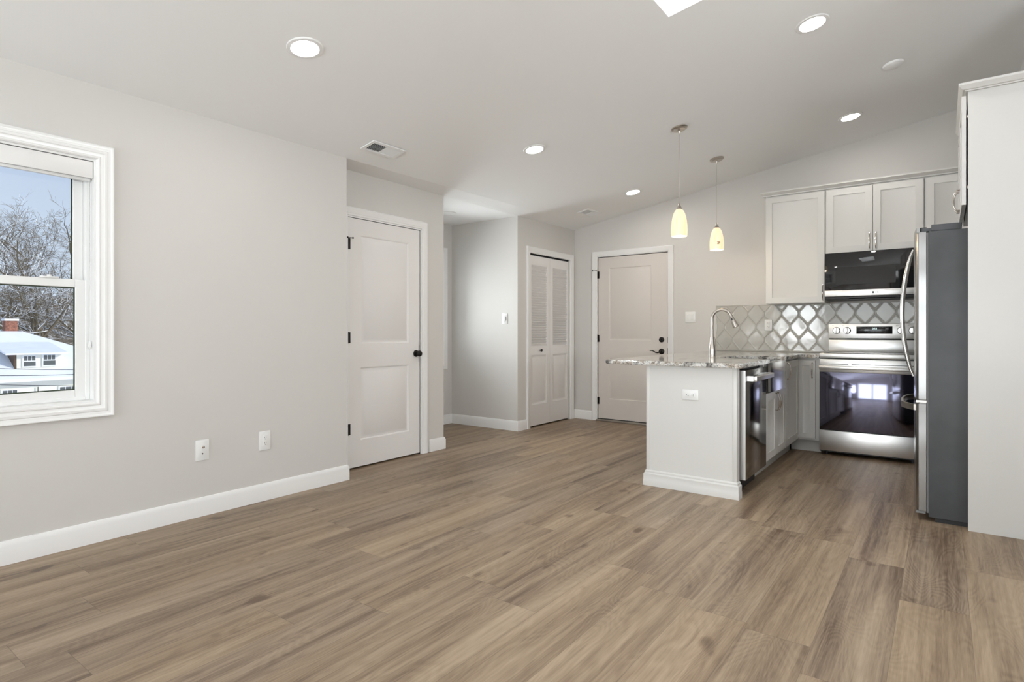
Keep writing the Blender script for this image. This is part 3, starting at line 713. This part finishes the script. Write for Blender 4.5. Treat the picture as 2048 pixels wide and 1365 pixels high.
obj('base_moulding', mb, M['cab'], t, weld=False)
# back of the peninsula
mb = MB(); mb.box(-1.744,4.079,0,-1.725,YB-.001,ZC); tag(obj('peninsula_back_panel', mb, M['cab']), 'white panel along the back of the peninsula facing the entry door', 'cabinet panel')
# dishwasher
XF = -1.105
t = thing('dishwasher', 'stainless dishwasher with a dark glossy front in the peninsula', 'dishwasher', (XF,4.092,0), R90)
mb = MB(); mb.box(.004,.02,.10,.600,.59,ZC-.006); obj('tub_body', mb, M['rubber'], t)
mb = MB(); mb.box(.030,.05,0,.58,.10,.10); obj('toe_kick', mb, M['rubber'], t)
mb = MB(); mb.box(.030,-.028,.108,.628-.028,.019,.856,.003); dd = obj('door', mb, M['steel_dw'], t, label='dark mirror like stainless door')
mb = MB(); mb.box(.0285,-.0275,.109,.0299,.019,.855); obj('door_edge', mb, M['steel'], dd, label='bright stainless door edge')
mb = MB(); mb.box(.07,-.092,.782,.57,-.068,.816,.002); mb.box(.07,-.068,.782,.082,-.027,.816); mb.box(.558,-.068,.782,.57,-.027,.816); obj('bar_handle', mb, M['steel'], t, weld=False)
# sink base
t = thing('sink_base_cabinet', 'white two door cabinet under the stainless sink', 'cabinet', (XF,4.725,0), R90)
carcass(t, .69, .58, 0, .60)
for a in ((0,.028),(.665,.69)): mb = MB(); mb.box(a[0],0,.60,a[1],.58,ZC); obj('side_stile', mb, M['cab'], t)
for i in (0, 1):
    dd = shaker(t, .010+i*.337, .125, .333, .518); pull(dd, (.314 if i == 0 else .377), -.020, .575-.02)
# sink
t = thing('apron_sink', 'stainless apron front sink set in the peninsula counter', 'sink', (XF,4.766,0), R90)
mb = MB(); W_ = .615
n = 20; fr = []
for i in range(n+1):
    s_ = i/n; y = -.026-.026*math.sin(math.pi*s_)**.5; fr.append((s_*W_, y))
A = [(x, y) for x, y in fr]; poly = A + [(W_, .0), (0, .0)]
mb.prism(poly, .655, .882, 'Z'); obj('apron', mb, M['steel_sink'], t)
mb = MB()
mb.quad((.0,.0,.66),(W_,.0,.66),(W_,.37,.66),(0,.37,.66))
for a, b_ in (((0,.0),(0,.37)),((0,.37),(W_,.37)),((W_,.37),(W_,.0)),((W_,.0),(0,.0))):
    mb.quad((a[0],a[1],.66),(b_[0],b_[1],.66),(b_[0],b_[1],.874),(a[0],a[1],.874))
obj('basin', mb, M['steel_sink'], t)
mb = MB(); mb.lathe([(0,.662),(.04,.662),(.042,.664),(.03,.666),(0,.664)], 24, (.31,.22,0), cap=False); obj('drain', mb, M['chrome'], t)
# faucet
t = thing('kitchen_faucet', 'tall brushed nickel gooseneck faucet behind the sink', 'faucet', (-1.605,5.075,.908))
mb = MB(); mb.lathe([(0,0),(.031,0),(.031,.006),(.029,.012),(.031,.04),(.029,.07),(.022,.105),(.018,.14),(.0165,.165),(0,.165)], 32, cap=False); obj('body', mb, M['nickel'], t)
pts = [(0,0,.16)]+[(0,0,z) for z in (.20,.25,.30)]
for i in range(1,19):
    a = math.pi - i/18*math.radians(160); pts.append((.082+.082*math.cos(a), 0, .320+.082*math.sin(a)))
mb = MB(); mb.tube(pts, .0128, 16); obj('gooseneck_spout', mb, M['nickel'], t)
e = Vector(pts[-1]); dr = (Vector(pts[-1])-Vector(pts[-2])).normalized(); q = Vector((0,0,1)).rotation_difference(dr).to_matrix().to_4x4()
mb = MB(); mb.M = Matrix.Translation(e) @ q; mb.lathe([(0,-.004),(.0135,-.004),(.0145,.0),(.0145,.012),(.0165,.03),(.026,.098),(.025,.106),(0,.106)], 24, cap=False); sp_ = obj('spray_head', mb, M['nickel'], t)
mb = MB(); mb.M = Matrix.Translation(e) @ q; mb.box(-.006,-.018,.02,.006,-.010,.05,.002); obj('spray_button', mb, M['rubber'], sp_)
mb = MB(); mb.lathe([(0,0),(.010,.0),(.012,.02),(0,.03)], 16, (0,.018,.075), 'Y', cap=False); mb.tube([(.008,.042,.072),(.010,.050,.10),(.008,.050,.14),(.004,.046,.17)], [.008,.008,.0075,.004], 10)
obj('lever_handle', mb, M['nickel'], t)
# corner unit and the narrow base unit by the range
t = thing('corner_base_cabinet', 'white corner cabinet with one pull, between sink cabinet and range side', 'cabinet', (XF,5.418,0), R90)
mb = MB(); mb.box(0,0,.11,.598,.55,ZC); obj('cabinet_body', mb, M['cab'], t)
dd = shaker(t, .008, .125, .535, .738, rail=.06); pull(dd, .052, -.02, .778)
mb = MB(); mb.box(0,.065,0,.598,.5,.11); obj('toe_kick', mb, M['toe'], t)
t = thing('narrow_base_cabinet', 'narrow white one door base cabinet left of the range', 'cabinet', (-1.104,6.018,0))
mb = MB(); mb.box(-.0,0,.11,.190,.55,ZC); obj('cabinet_body', mb, M['cab'], t)
dd = shaker(t, -.0, .130, .153, .722, rail=.046); pull(dd, .130, -.02, .762)
mb = MB(); mb.box(-.064,.055,0,.190,.5,.11); obj('toe_kick', mb, M['toe'], t)
t = thing('right_base_cabinet', 'white base cabinet in the corner right of the range, behind the fridge', 'cabinet', (-.148,6.018,0))
carcass(t, .965, .55, 0, ZC); shaker(t, .01, .13, .40, .722)
# granite
def rounded(poly, rads, n=8):
    out = []
    for i, (p, r) in enumerate(zip(poly, rads)):
        p = Vector(p); a = Vector(poly[i-1]); b = Vector(poly[(i+1)%len(poly)])
        if not r: out.append(tuple(p)); continue
        u = (a-p).normalized(); v = (b-p).normalized(); c = p+(u+v)*r; s0 = p+u*r; s1 = p+v*r
        a0 = math.atan2(*(s0-c).yx); a1 = math.atan2(*(s1-c).yx); da = (a1-a0+math.pi)%(2*math.pi)-math.pi
        for k in range(n+1): th = a0+da*k/n; out.append((c.x+r*math.cos(th), c.y+r*math.sin(th)))
    return out
def slab_top(name, poly, z0, z1, label):
    g = bmesh.new(); A = [g.verts.new((x,y,z0)) for x,y in poly]; B = [g.verts.new((x,y,z1)) for x,y in poly]
    g.faces.new(A); top = g.faces.new(B)
    for i in range(len(poly)): g.faces.new([A[i],A[(i+1)%len(poly)],B[(i+1)%len(poly)],B[i]])
    bmesh.ops.recalc_face_normals(g, faces=g.faces)
    ed = [e for e in g.edges if abs(e.verts[0].co.z-e.verts[1].co.z) < 1e-6]
    bmesh.ops.bevel(g, geom=ed, offset=.006, segments=3, affect='EDGES')
    mb = MB(); mb.merge(g); return tag(obj(name, mb, M['granite']), label, 'countertop')
poly = [(-2.08,3.972),(-1.062,3.972),(-1.062,4.762),(-1.48,4.762),(-1.48,5.385),(-1.075,5.385),(-1.075,5.975),(-.917,5.975),(-.917,YB-.001),(-2.08,YB-.001)]
slab_top('granite_countertop', rounded(poly, [.06,.045,.02,.03,.03,.015,.02,0,0,0]), .877, .909, 'speckled grey and white granite countertop on the peninsula')
slab_top('granite_countertop', [(-.146,5.975),(.815,5.975),(.815,YB-.001),(-.146,YB-.001)], .877, .909, 'granite countertop in the corner right of the range')

# backsplash: one tiled surface
def backsplash():
    PX, PZ, SD = .1665, .138, .040
    g = bmesh.new(); x0, x1, z0, z1 = -2.02, .81, .912, 1.398
    j0 = int((z0-1.308)/PZ)-2
    for j in range(j0, j0+8):
        zc = 1.308+j*PZ; off = 0 if j % 2 == 0 else PX/2
        for i in range(-4, 20):
            xc = -2.0215+PX/2+off+i*PX+.0          # sides of even rows fall at -1.689 + n*PX
            hw, hs, hd = PX/2, SD/2, PZ-SD
            P4 = [Vector(p) for p in ((hw,-hs),(hw,hs),(0,hs+hd),(-hw,hs),(-hw,-hs),(0,-hs-hd))]
            def ring(ins, rad, dep):
                q_ = []; cc = []
                for k in range(6):
                    p, a, b = P4[k], P4[k-1], P4[(k+1)%6]
                    u, v = (p-a).normalized(), (b-p).normalized(); n1, n2 = Vector((-u.y,u.x)), Vector((-v.y,v.x))
                    m = (n1+n2).normalized(); cc.append((p + m*(ins/m.dot(n1)), u, v))
                side = (cc[0][0]-cc[1][0]).length
                for k, (c, u, v) in enumerate(cc):
                    r_ = rad if k in (2,5) else min(rad*1.6, .42*side)
                    for t_ in (0, .33, .67, 1): q_.append((c-u*r_)*(1-t_)**2 + c*2*t_*(1-t_) + (c+v*r_)*t_**2)
                return [g.verts.new((xc+p.x, YB-dep-.001, zc+p.y)) for p in q_]
            rings = [ring(*a) for a in ((.0012,.002,0),(.0012,.002,.0075),(.0035,.004,.0092),(.0075,.008,.0095),(.0105,.011,.0082),(.0150,.015,.0082))]
            for a, b in zip(rings, rings[1:]):
                for k in range(len(a)): g.faces.new([a[k],a[(k+1)%len(a)],b[(k+1)%len(a)],b[k]])
            g.faces.new(rings[-1])
    for co, no in (((x0,0,0),(-1,0,0)),((x1,0,0),(1,0,0)),((0,0,z0+.012),(0,0,-1)),((0,0,z1),(0,0,1))):
        bmesh.ops.bisect_plane(g, geom=list(g.verts)+list(g.edges)+list(g.faces), plane_co=co, plane_no=no, clear_outer=True)
    mb = MB(); mb.merge(g); return mb
t = thing('tile_backsplash', 'glossy grey lantern shaped tile backsplash above the counter', 'backsplash')
obj('tiles', backsplash(), M['tile'], t)
mb = MB(); mb.box(-2.02,YB-.006,.910,.81,YB-.0005,1.398); obj('grout', mb, M['grout'], t)
mb = MB(); mb.box(-2.032,YB-.011,.910,-2.018,YB-.0005,1.410,.003); mb.box(-2.018,YB-.011,1.397,-1.46,YB-.0005,1.408,.003); mb.box(-2.02,YB-.013,.910,.81,YB-.005,.922,.003)
obj('edge_trim', mb, M['tile'], t, weld=False)

# range
t = thing('electric_range', 'stainless electric range with a dark glass oven door', 'range', (-.909,5.975,0))
W_ = .752
mb = MB(); mb.box(.002,.0,.03,W_-.002,.575,.905); obj('range_body', mb, M['rubber'], t)
for x in (.05, W_-.05):
    mb = MB(); mb.cyl((x,.06,0),.018,.035); obj('foot', mb, M['rubber'], t)
mb = MB(); mb.box(0,-.022,.882,W_,.50,.924,.004); ct = obj('cooktop_frame', mb, M['steel'], t)
mb = MB(); mb.box(.03,.03,.9235,W_-.03,.48,.9265,.001); obj('cooktop_glass', mb, M['glassblack'], ct)
mb = MB(); mb.box(0,-.018,.756,W_,.0,.872,.003); od = obj('oven_door', mb, M['steel'], t)
mb = MB(); mb.box(.0,-.018,.232,W_,.0,.756,.002); obj('oven_glass', mb, M['ovenglass'], od, label='dark reflective oven door glass')
mb = MB()
for x in (.08, .255, .43, .58): mb.box(x,-.0186,.826,x+.150,-.017,.831)
obj('vent_slots', mb, M['dark'], od)
mb = MB(); mb.box(.0,-.066,.782,W_,-.042,.812,.006); mb.box(.02,-.044,.786,.05,-.016,.808,.002); mb.box(W_-.05,-.044,.786,W_-.02,-.016,.808,.002); obj('bar_handle', mb, M['steel'], od, weld=False)
mb = MB(); mb.box(0,-.020,.042,W_,.0,.226,.003); obj('storage_drawer', mb, M['steel'], t)
bz = .535
mb = MB(); mb.box(.0,bz-.015,.924,W_,bz+.043,1.042,.003); bk = obj('back_guard', mb, M['steel'], t)
mb = MB(); mb.box(.004,bz-.008,1.038,W_-.004,bz+.043,1.056); obj('back_guard_gap', mb, M['dark'], bk)
mb = MB(); mb.box(.0,bz-.028,1.054,W_,bz+.043,1.197,.005); cp = obj('control_panel', mb, M['steel'], t)
mb = MB(); mb.box(.238,bz-.031,1.100,.530,bz-.027,1.170,.001); dp = obj('display_panel', mb, M['screen'], cp)
text_mesh('clock_digits', '0:53', .024, M['digits'], dp, (.388, bz-.0315, 1.149))
mb = MB()
random.seed(3)
for (x, z) in [(x, z) for x in (.312,.336) for z in (1.158,1.140,1.121)]+[(.358,1.121),(.38,1.121),(.403,1.121),(.43,1.158),(.43,1.140),(.453,1.158),(.453,1.140),(.475,1.119)]:
    mb.box(x-.005,bz-.0314,z-.0012,x+.005,bz-.0309,z+.0012)
mb.box(.47,bz-.0314,1.138,.502,bz-.0309,1.139); mb.box(.47,bz-.0314,1.158,.502,bz-.0309,1.159); mb.box(.474,bz-.0314,1.145,.498,bz-.0309,1.152)
obj('key_legend', mb, M['print2'], dp)
for i, x in enumerate((.070, .160, .598, .688)):
    mb = MB(); mb.lathe([(0,-.001),(.033,-.001),(.033,-.006),(.030,-.010),(.0,-.010)], 28, (x,bz-.028,1.132), 'Y', cap=False); kn = obj('knob', mb, M['rubber'], cp)
    mb = MB(); mb.lathe([(.030,-.008),(.029,-.020),(.026,-.024),(0,-.024)], 28, (x,bz-.028,1.132), 'Y', cap=False); mb.box(x-.006,bz-.062,1.106,x+.006,bz-.050,1.158,.003)
    obj('knob_cap', mb, M['steel'], kn)
    mb = MB(); mb.box(x-.040,bz-.0286,1.178,x-.030,bz-.0279,1.181); mb.box(x-.027,bz-.0286,1.178,x-.023,bz-.0279,1.181); obj('burner_mark', mb, M['print'], cp)
# wall cabinets
UY = 6.27
def wall_cab(name, label, x, w, z0, doors):
    t = thing(name, label, 'wall cabinet', (x, UY, 0), 0, 'wall cabinets on the back wall')
    mb = MB(); mb.box(0,0,z0,w,YB-UY-.002,2.482); obj('cabinet_body', mb, M['cab'], t)
    for (x0, dw, hx) in doors:
        dd = shaker(t, x0, z0+.003, dw, 2.470-z0-.006)
        if hx is not None: pull(dd, hx, -.02, z0+.095+.0, .145)
    return t
wall_cab('wall_cabinet', 'tall white one door wall cabinet over the backsplash, left of the microwave', -1.440, .532, 1.400, [(.003,.526,.515)])
wall_cab('wall_cabinet', 'white two door wall cabinet directly above the microwave', -.905, .772, 1.862, [(.010,.375,.362),(.391,.375,.412)])
wall_cab('wall_cabinet', 'white wall cabinet in the corner above the fridge, at the right end of the row', -.130, .95, 1.400, [(.010,.40,None)])
mb = MB(); CP = [(0,2.480),(-.022,2.480),(-.024,2.490),(-.034,2.497),(-.046,2.508),(-.050,2.512),(-.050,2.524),(0,2.524)]
A = [mb.V((-1.440+o*0-(-o)*1 if False else -1.440+o, UY-.0+o, z)) for o, z in CP]; B = [mb.V((.81, UY+o, z)) for o, z in CP]; A2 = [mb.V((-1.440+o, YB-.002, z)) for o, z in CP]
for P_, Q_ in ((A,B),(A2,A)):
    for k in range(len(CP)): mb.face([P_[k],P_[(k+1)%len(CP)],Q_[(k+1)%len(CP)],Q_[k]])
mb.face(B); mb.face(A2); tag(obj('crown_moulding', mb, M['cab'], weld=False), 'white crown moulding along the top of the back wall cabinets', 'moulding')
mb = MB(); mb.box(-1.440,UY+.001,2.4825,.81,YB-.002,2.50)
# microwave
t = thing('microwave_oven', 'black glass over the range microwave with a stainless lower band', 'microwave', (-.898,6.185,1.42))
W_ = .765
mb = MB(); mb.box(.0,.02,.028,W_,.38,.438); obj('microwave_body', mb, M['rubber'], t)
mb = MB(); mb.box(.0,-.0,.0,W_,.36,.03,.004); obj('underside_grille', mb, M['rubber'], t)
mb = MB(); mb.box(.20,-.0,-.002,.56,.02,.012); obj('task_lamp_cover', mb, M['rubber'], t)
mb = MB(); mb.box(.0,-.006,.088,W_-.038,.02,.437,.002); md = obj('door_glass', mb, M['glassblack'], t)
mb = MB(); mb.box(W_-.036,-.006,.088,W_,.02,.437,.002); obj('control_strip', mb, M['glassblack'], t)
mb = MB(); mb.box(.0,-.008,.030,W_-.038,.02,.087,.002); mb.box(W_-.036,-.008,.030,W_,.02,.087,.002); sb = obj('stainless_band', mb, M['steel'], t, weld=False)
mb = MB(); mb.box(.09,-.0064,.14,.56,-.0058,.30); obj('viewing_window', mb, mat('oven_window_mesh', (.02,.02,.02), .06), md)
mb = MB(); mb.lathe([(0,-.0008),(.0095,-.0008),(.0095,0),(0,0)], 24, (.390,-.0082,.058), 'Y', cap=False); obj('logo_badge', mb, M['rubber'], sb)
text_mesh('logo_text', 'LG', .022, M['rubber'], sb, (.420, -.0092, .058))
# fridge
FY1 = 5.10
t = thing('refrigerator', 'stainless french door refrigerator with dark grey side', 'refrigerator', (-.068,FY1,0), -R90)
FW = .885
mb = MB(); mb.box(0,0,.028,FW,.70,1.712,.004); obj('cabinet_shell', mb, M['fridge_side'], t)
mb = MB(); mb.box(.02,.03,0,FW-.02,.66,.03); obj('base_grille', mb, M['rubber'], t)
mb = MB(); mb.box(.01,-.010,.05,FW-.008,.002,1.705); obj('door_gasket', mb, M['gasket'], t)
def curved_door(name, xa, xb, z0, z1):
    mb = MB(); n = 24; P = []
    def fy(x): s_ = x/FW; return -.058-.026*(1-(2*s_-1)**2)
    xs_ = [xa+(xb-xa)*i/n for i in range(n+1)]; r = .010
    prof = [(xa,-.012)] + [(xa, fy(xa)+r)] + [(x, fy(x)) for x in xs_ if xa+r < x < xb-r or True][1:-1] + [(xb, fy(xb)+r),(xb,-.012)]
    g = bmesh.new(); A = [g.verts.new((x,y,z0)) for x,y in prof]; B = [g.verts.new((x,y,z1)) for x,y in prof]
    g.faces.new(A); g.faces.new(B)
    for i in range(len(prof)): g.faces.new([A[i],A[(i+1)%len(prof)],B[(i+1)%len(prof)],B[i]])
    ed = [e for e in g.edges if abs(e.verts[0].co.z-e.verts[1].co.z) < 1e-6 and min(e.verts[0].co.y, e.verts[1].co.y) < -.02]
    bmesh.ops.bevel(g, geom=ed, offset=.005, segments=3, affect='EDGES'); mb.merge(g)
    return obj(name, mb, M['steel_v'], t)
dl_ = curved_door('refrigerator_door', .0, FW/2-.002, .716, 1.712); dr_ = curved_door('refrigerator_door', FW/2+.002, FW, .716, 1.712)
df_ = curved_door('freezer_drawer', .0, FW, .055, .698)
for par, xa, xb in ((dl_, .0, FW/2-.002), (dr_, FW/2+.002, FW)):
    mb = MB(); n = 12; fr = []; bk_ = []
    for i in range(n+1):
        x = xa+(xb-xa)*i/n; s_ = x/FW; y = -.058-.026*(1-(2*s_-1)**2); fr.append((x, y+.0006)); bk_.append((x, y+.014))
    mb.prism(fr+bk_[::-1], 1.708, 1.738, 'Z'); obj('top_lip', mb, M['steel_v'], par)
def bow(parent, x, z0, z1):
    mb = MB(); n = 20; base = -.088
    pts = []
    for i in range(n+1):
        s_ = i/n; pts.append((x, base-.062*math.sin(math.pi*s_)**.75, z0+(z1-z0)*s_))
    mb.tube(pts, [.007+.005*min(1, 6*min(i/n, 1-i/n)) for i in range(n+1)], 14)
    obj('bow_handle', mb, M['handle'], parent)
bow(dl_, FW/2-.035, .83, 1.655); bow(dr_, FW/2+.040, .83, 1.655)
mb = MB(); n = 24; pts = []
for i in range(n+1):
    s_ = i/n; x = .07+(FW-.14)*s_; pts.append((x, -.066-.030*(1-(2*s_-1)**2)-.052*min(1, 5*min(s_, 1-s_))**.6, .664))
for dz in (0,):
    g = mb
    rings = []
    for i, p in enumerate(pts):
        rings.append([g.V((p[0], p[1]-.006, p[2]-.018)), g.V((p[0], p[1]-.006, p[2]+.018)), g.V((p[0], p[1]+.006, p[2]+.018)), g.V((p[0], p[1]+.006, p[2]-.018))])
    for a, b in zip(rings, rings[1:]):
        for k in range(4): g.face([a[k],a[(k+1)%4],b[(k+1)%4],b[k]])
    g.face(rings[0]); g.face(rings[-1])
mb.box(.064,-.075,.648,.078,-.060,.68); mb.box(FW-.078,-.075,.648,FW-.064,-.060,.68)
obj('bow_handle', mb, M['nickel'], df_, weld=False)
mb = MB(); mb.box(FW-.09,-.03,1.712,FW-.008,.02,1.732,.003); mb.cyl((FW-.025,-.026,1.712),.017,.026); mb.box(FW-.10,.012,1.7125,FW-.004,.155,1.750,.003); obj('hinge_cover', mb, M['fridge_side'], t, weld=False)
mb = MB(); mb.box(.0,-.03,1.7125,.09,.155,1.748,.004); obj('hinge_cover', mb, M['fridge_side'], t)
mb = MB(); mb.box(FW-.07,-.062,.700,FW-.004,-.01,.713); obj('centre_hinge', mb, M['chrome'], t)
mb = MB(); mb.box(FW-.09,-.060,.044,FW-.004,-.015,.056); obj('door_foot', mb, M['gasket'], t)
# tall panel and cabinet over the fridge
mb = MB(); mb.box(.113,4.157,0,.818,4.176,2.470,.001); tag(obj('fridge_side_panel', mb, M['cab']), 'tall white panel enclosing the fridge at the right edge', 'cabinet panel')
t = thing('over_fridge_cabinet', 'white two door cabinet above the refrigerator', 'wall cabinet', (.113,5.110,0), -R90)
mb = MB(); mb.box(0,0,1.85,.930,.705,2.470); obj('cabinet_body', mb, M['cab'], t)
d1 = shaker(t, .006, 1.838, .455, .612, yf=-.028); d2 = shaker(t, .467, 1.838, .477, .614, yf=-.028)
pull(d1, .425, -.028, 1.945, .13); pull(d2, .505, -.028, 1.945, .13, proj=.036)
for z in (1.93, 2.33): mb = MB(); mb.box(.925,-.004,z,.938,0,z+.014); obj('door_hinge', mb, M['chrome'], t)
mb = MB(); CP = [(-.001,2.4705),(-.012,2.4705),(-.014,2.476),(-.024,2.478),(-.038,2.495),(-.042,2.500),(-.042,2.512),(-.001,2.512)]
x0, y0 = .113, 4.157
P3 = [[mb.V((.85, y0+o, z)) for o, z in CP], [mb.V((x0+o, y0+o, z)) for o, z in CP], [mb.V((x0+o, 5.11, z)) for o, z in CP]]
for P_, Q_ in zip(P3, P3[1:]):
    for k in range(len(CP)): mb.face([P_[k],P_[(k+1)%len(CP)],Q_[(k+1)%len(CP)],Q_[k]])
mb.face(P3[0]); mb.face(P3[2]); tag(obj('crown_moulding', mb, M['cab'], weld=False), 'white crown moulding round the fridge panel and cabinet', 'moulding')
mb = MB(); mb.box(-.0,-.0,-.0,.001,.001,.001); mb.bm.free()

# ============================================================ outdoors
GZ = -4.2
mb = MB(); mb.box(-95,-40,GZ-.3,-7,70,GZ); struct(obj('ground', mb, M['snow']), 'snow covered ground outside', 'ground')
t = thing('house', 'white bungalow with a snow covered hip roof outside the window', 'house', (-38,9.5,GZ))
ez, rz_ = 2.9, 5.35
mb = MB(); mb.box(-9,-5.2,0,-.6,5.4,ez); obj('house_wall', mb, M['siding'], t)
mb = MB()   # hip roof
e = [(-9.8,-6.2,ez),(.0,-6.2,ez),(.0,6.4,ez),(-9.8,6.4,ez)]; rg = [(-4.9,-1.4,rz_),(-4.9,.75,rz_)]
ev = [mb.V(p) for p in e]; ev2 = [mb.V((p[0],p[1],p[2]-.16)) for p in e]; rv = [mb.V(p) for p in rg]
mb.face([ev[1],ev[2],rv[1],rv[0]]); mb.face([ev[3],ev[0],rv[0],rv[1]]); mb.face([ev[0],ev[1],rv[0]]); mb.face([ev[2],ev[3],rv[1]])
for i in range(4): mb.face([ev[i],ev[(i+1)%4],ev2[(i+1)%4],ev2[i]])
mb.face(ev2); obj('snowy_roof', mb, M['snow'], t)
mb = MB(); mb.box(-5.5,.0,5.0,-4.9,.55,5.95); ch = obj('chimney', mb, M['brick'], t); mb = MB(); mb.box(-5.55,-.05,5.95,-4.85,.6,6.07); obj('chimney_cap', mb, M['snow'], ch)
# dormer (faces +x)
mb = MB(); mb.box(-3.6,-.62,3.40,-.95,1.32,4.15); dm = obj('dormer', mb, M['siding'], t)
mb = MB(); mb.prism([(-3.9,4.62),(-.55,4.12),(-.55,4.20),(-3.9,4.78)], -1.15, 1.50, 'Y'); obj('dormer_roof', mb, M['snow'], dm)
mb = MB(); mb.box(-2.6,-.70,3.35,-.96,-.622,4.12); obj('dormer_side', mb, M['recess_dark'], dm)  # slab coloured dark to stand for the shaded recess under the overhang
def hwin(parent, y0, y1, z0, z1, x, n=3):
    mb = MB(); mb.box(x,y0-.06,z0-.06,x+.05,y1+.06,z1+.06); f = obj('window', mb, M['plate'], parent)
    mb = MB(); zm = (z0+z1)/2
    mb.box(x+.04,y0,z0,x+.06,y1,zm-.03)
    for i in range(n):
        a = y0+(y1-y0)*i/n; b = y0+(y1-y0)*(i+1)/n; mb.box(x+.04,a+.015,zm+.03,x+.06,b-.015,z1)
    obj('pane', mb, M['winpane'], f, weld=False)
hwin(dm, -.34, .16, 3.50, 4.02, -.95); hwin(dm, .50, 1.02, 3.52, 4.06, -.95); dm.location.y = .20
hwin(t, -1.9, -1.35, 1.55, 2.30, -.6); hwin(t, -1.08, -.48, 1.45, 2.30, -.6); hwin(t, 1.32, 2.1, 1.5, 2.30, -.6); 
mb = MB(); mb.cyl((-.5,.36,1.4),.02,1.0); mb.tube([(-.45,.1,1.9),(-.4,.2,2.15),(-.45,.36,2.0),(-.4,.5,1.85),(-.42,.62,2.05)], .015, 6); obj('power_meter_mast', mb, M['wire'], t)
# cables over the street
for (z0, z1, lab) in ((.05+733-733-.62,-.80,'upper dark power cable crossing in front of the snowy house'),(-.87,-1.02,'middle dark power cable in front of the snowy roof'),(-1.30,-1.62,'lower thin cable sagging across the house wall')):
    mb = MB(); pts = []
    for i in range(13):
        s_ = i/12; pts.append((-34, 2+14*s_, z0+(z1-z0)*((2+14*s_-7.7)/2.5)*1.0*.75+.9*(s_-.46)**2-.0))
    mb.tube(pts, .017, 6); tag(obj('power_cable', mb, M['wire']), lab, 'cable')
# wooded hill
mb = MB(); random.seed(5); nx, ny = 14, 40; grid = []
for i in range(nx):
    rowv = []
    for j in range(ny):
        x = -52-i*2.6; y = -10+j*1.6; z = GZ+ i*.95 + random.uniform(-.3,.5)*(i > 0)
        rowv.append(mb.V((x, y, min(z, 4.9+random.uniform(-.5,.9)))))
    grid.append(rowv)
for i in range(nx-1):
    for j in range(ny-1): mb.face([grid[i][j],grid[i+1][j],grid[i+1][j+1],grid[i][j+1]])
struct(obj('hillside', mb, M['woods']), 'brown wooded hillside behind the house', 'hill')
def tree(x, y, h, seed, label, depth=6, spread=.55, trunk=.26):
    random.seed(seed); mb = MB()
    def br(p, d, L, r, k):
        if k == 0: return
        r = max(r, .013)
        n = 4 if k > 2 else 3; pts = [p]; rr = [r]; q = p.copy(); dd = d.copy()
        for i in range(n):
            dd = (dd + Vector((random.gauss(0,.13), random.gauss(0,.13), random.gauss(.03,.09)))).normalized()
            q = q+dd*L/n; pts.append(q.copy()); rr.append(r*(1-.35*(i+1)/n))
        mb.tube(pts, rr, 6 if k > 3 else 4 if k > 1 else 3, cap=False)
        m = 3 if k > 1 else 2
        for c in range(m):
            base = pts[-1] if c == 0 else pts[random.randint(1, n)]
            v = Vector((random.gauss(0,1), random.gauss(0,1), random.gauss(.1,.6))).normalized()
            nd = (dd*(1-spread if c else .8)+v*spread).normalized()
            br(base.copy(), nd, L*random.uniform(.62,.82), rr[-1]*random.uniform(.62,.85), k-1)
        if k <= 3:
            for c in range(2):
                v = Vector((random.gauss(0,1), random.gauss(0,1), random.gauss(.4,.5))).normalized()
                br(pts[random.randint(1,n-1)].copy(), (dd*.4+v*.6).normalized(), L*.5, r*.45, k-1)
    br(Vector((0,0,0)), Vector((random.uniform(-.06,.06),random.uniform(-.06,.06),1)), h*.30, trunk, depth)
    o = obj('bare_tree', mb, M['bark'], loc=(x,y,GZ+.0)); return tag(o, label, 'tree', None)
tree(-49.2, 12.6, 14.5, 11, 'big bare snow laden tree right behind the bungalow roof', 7, .62, .40)
G = 'bare trees on the wooded slope'
for i, (x, y, h, sd) in enumerate(((-54,8.6,12,2),(-54,16.0,13,3),(-57,12.6,13,14),(-59,18.6,13,5),(-61,9.6,13,6),(-63.5,14.6,13,7),(-66,20.5,14,8),(-68,11,14,9),(-70,16.8,14,10),(-73,22.5,15,21),(-75,13.2,15,22),(-78,18.8,15,23),(-80,24.5,16,24),(-86,20.5,16,34),(-54.5,12.3,12.5,41),(-60,15.8,14,42),(-56,25,13,51),(-60,31.5,13,52),(-55,38,13,53),(-68,35,15,54),(-57,1.5,13,55))):
    hz = GZ+min(9.1, max(0, (-x-52)/2.6*.95)); o = tree(x, y, h*.92, sd, 'bare leafless tree among the woods behind the bungalow', 6, .6, .22); o['group'] = G; o.location.z = hz-.3
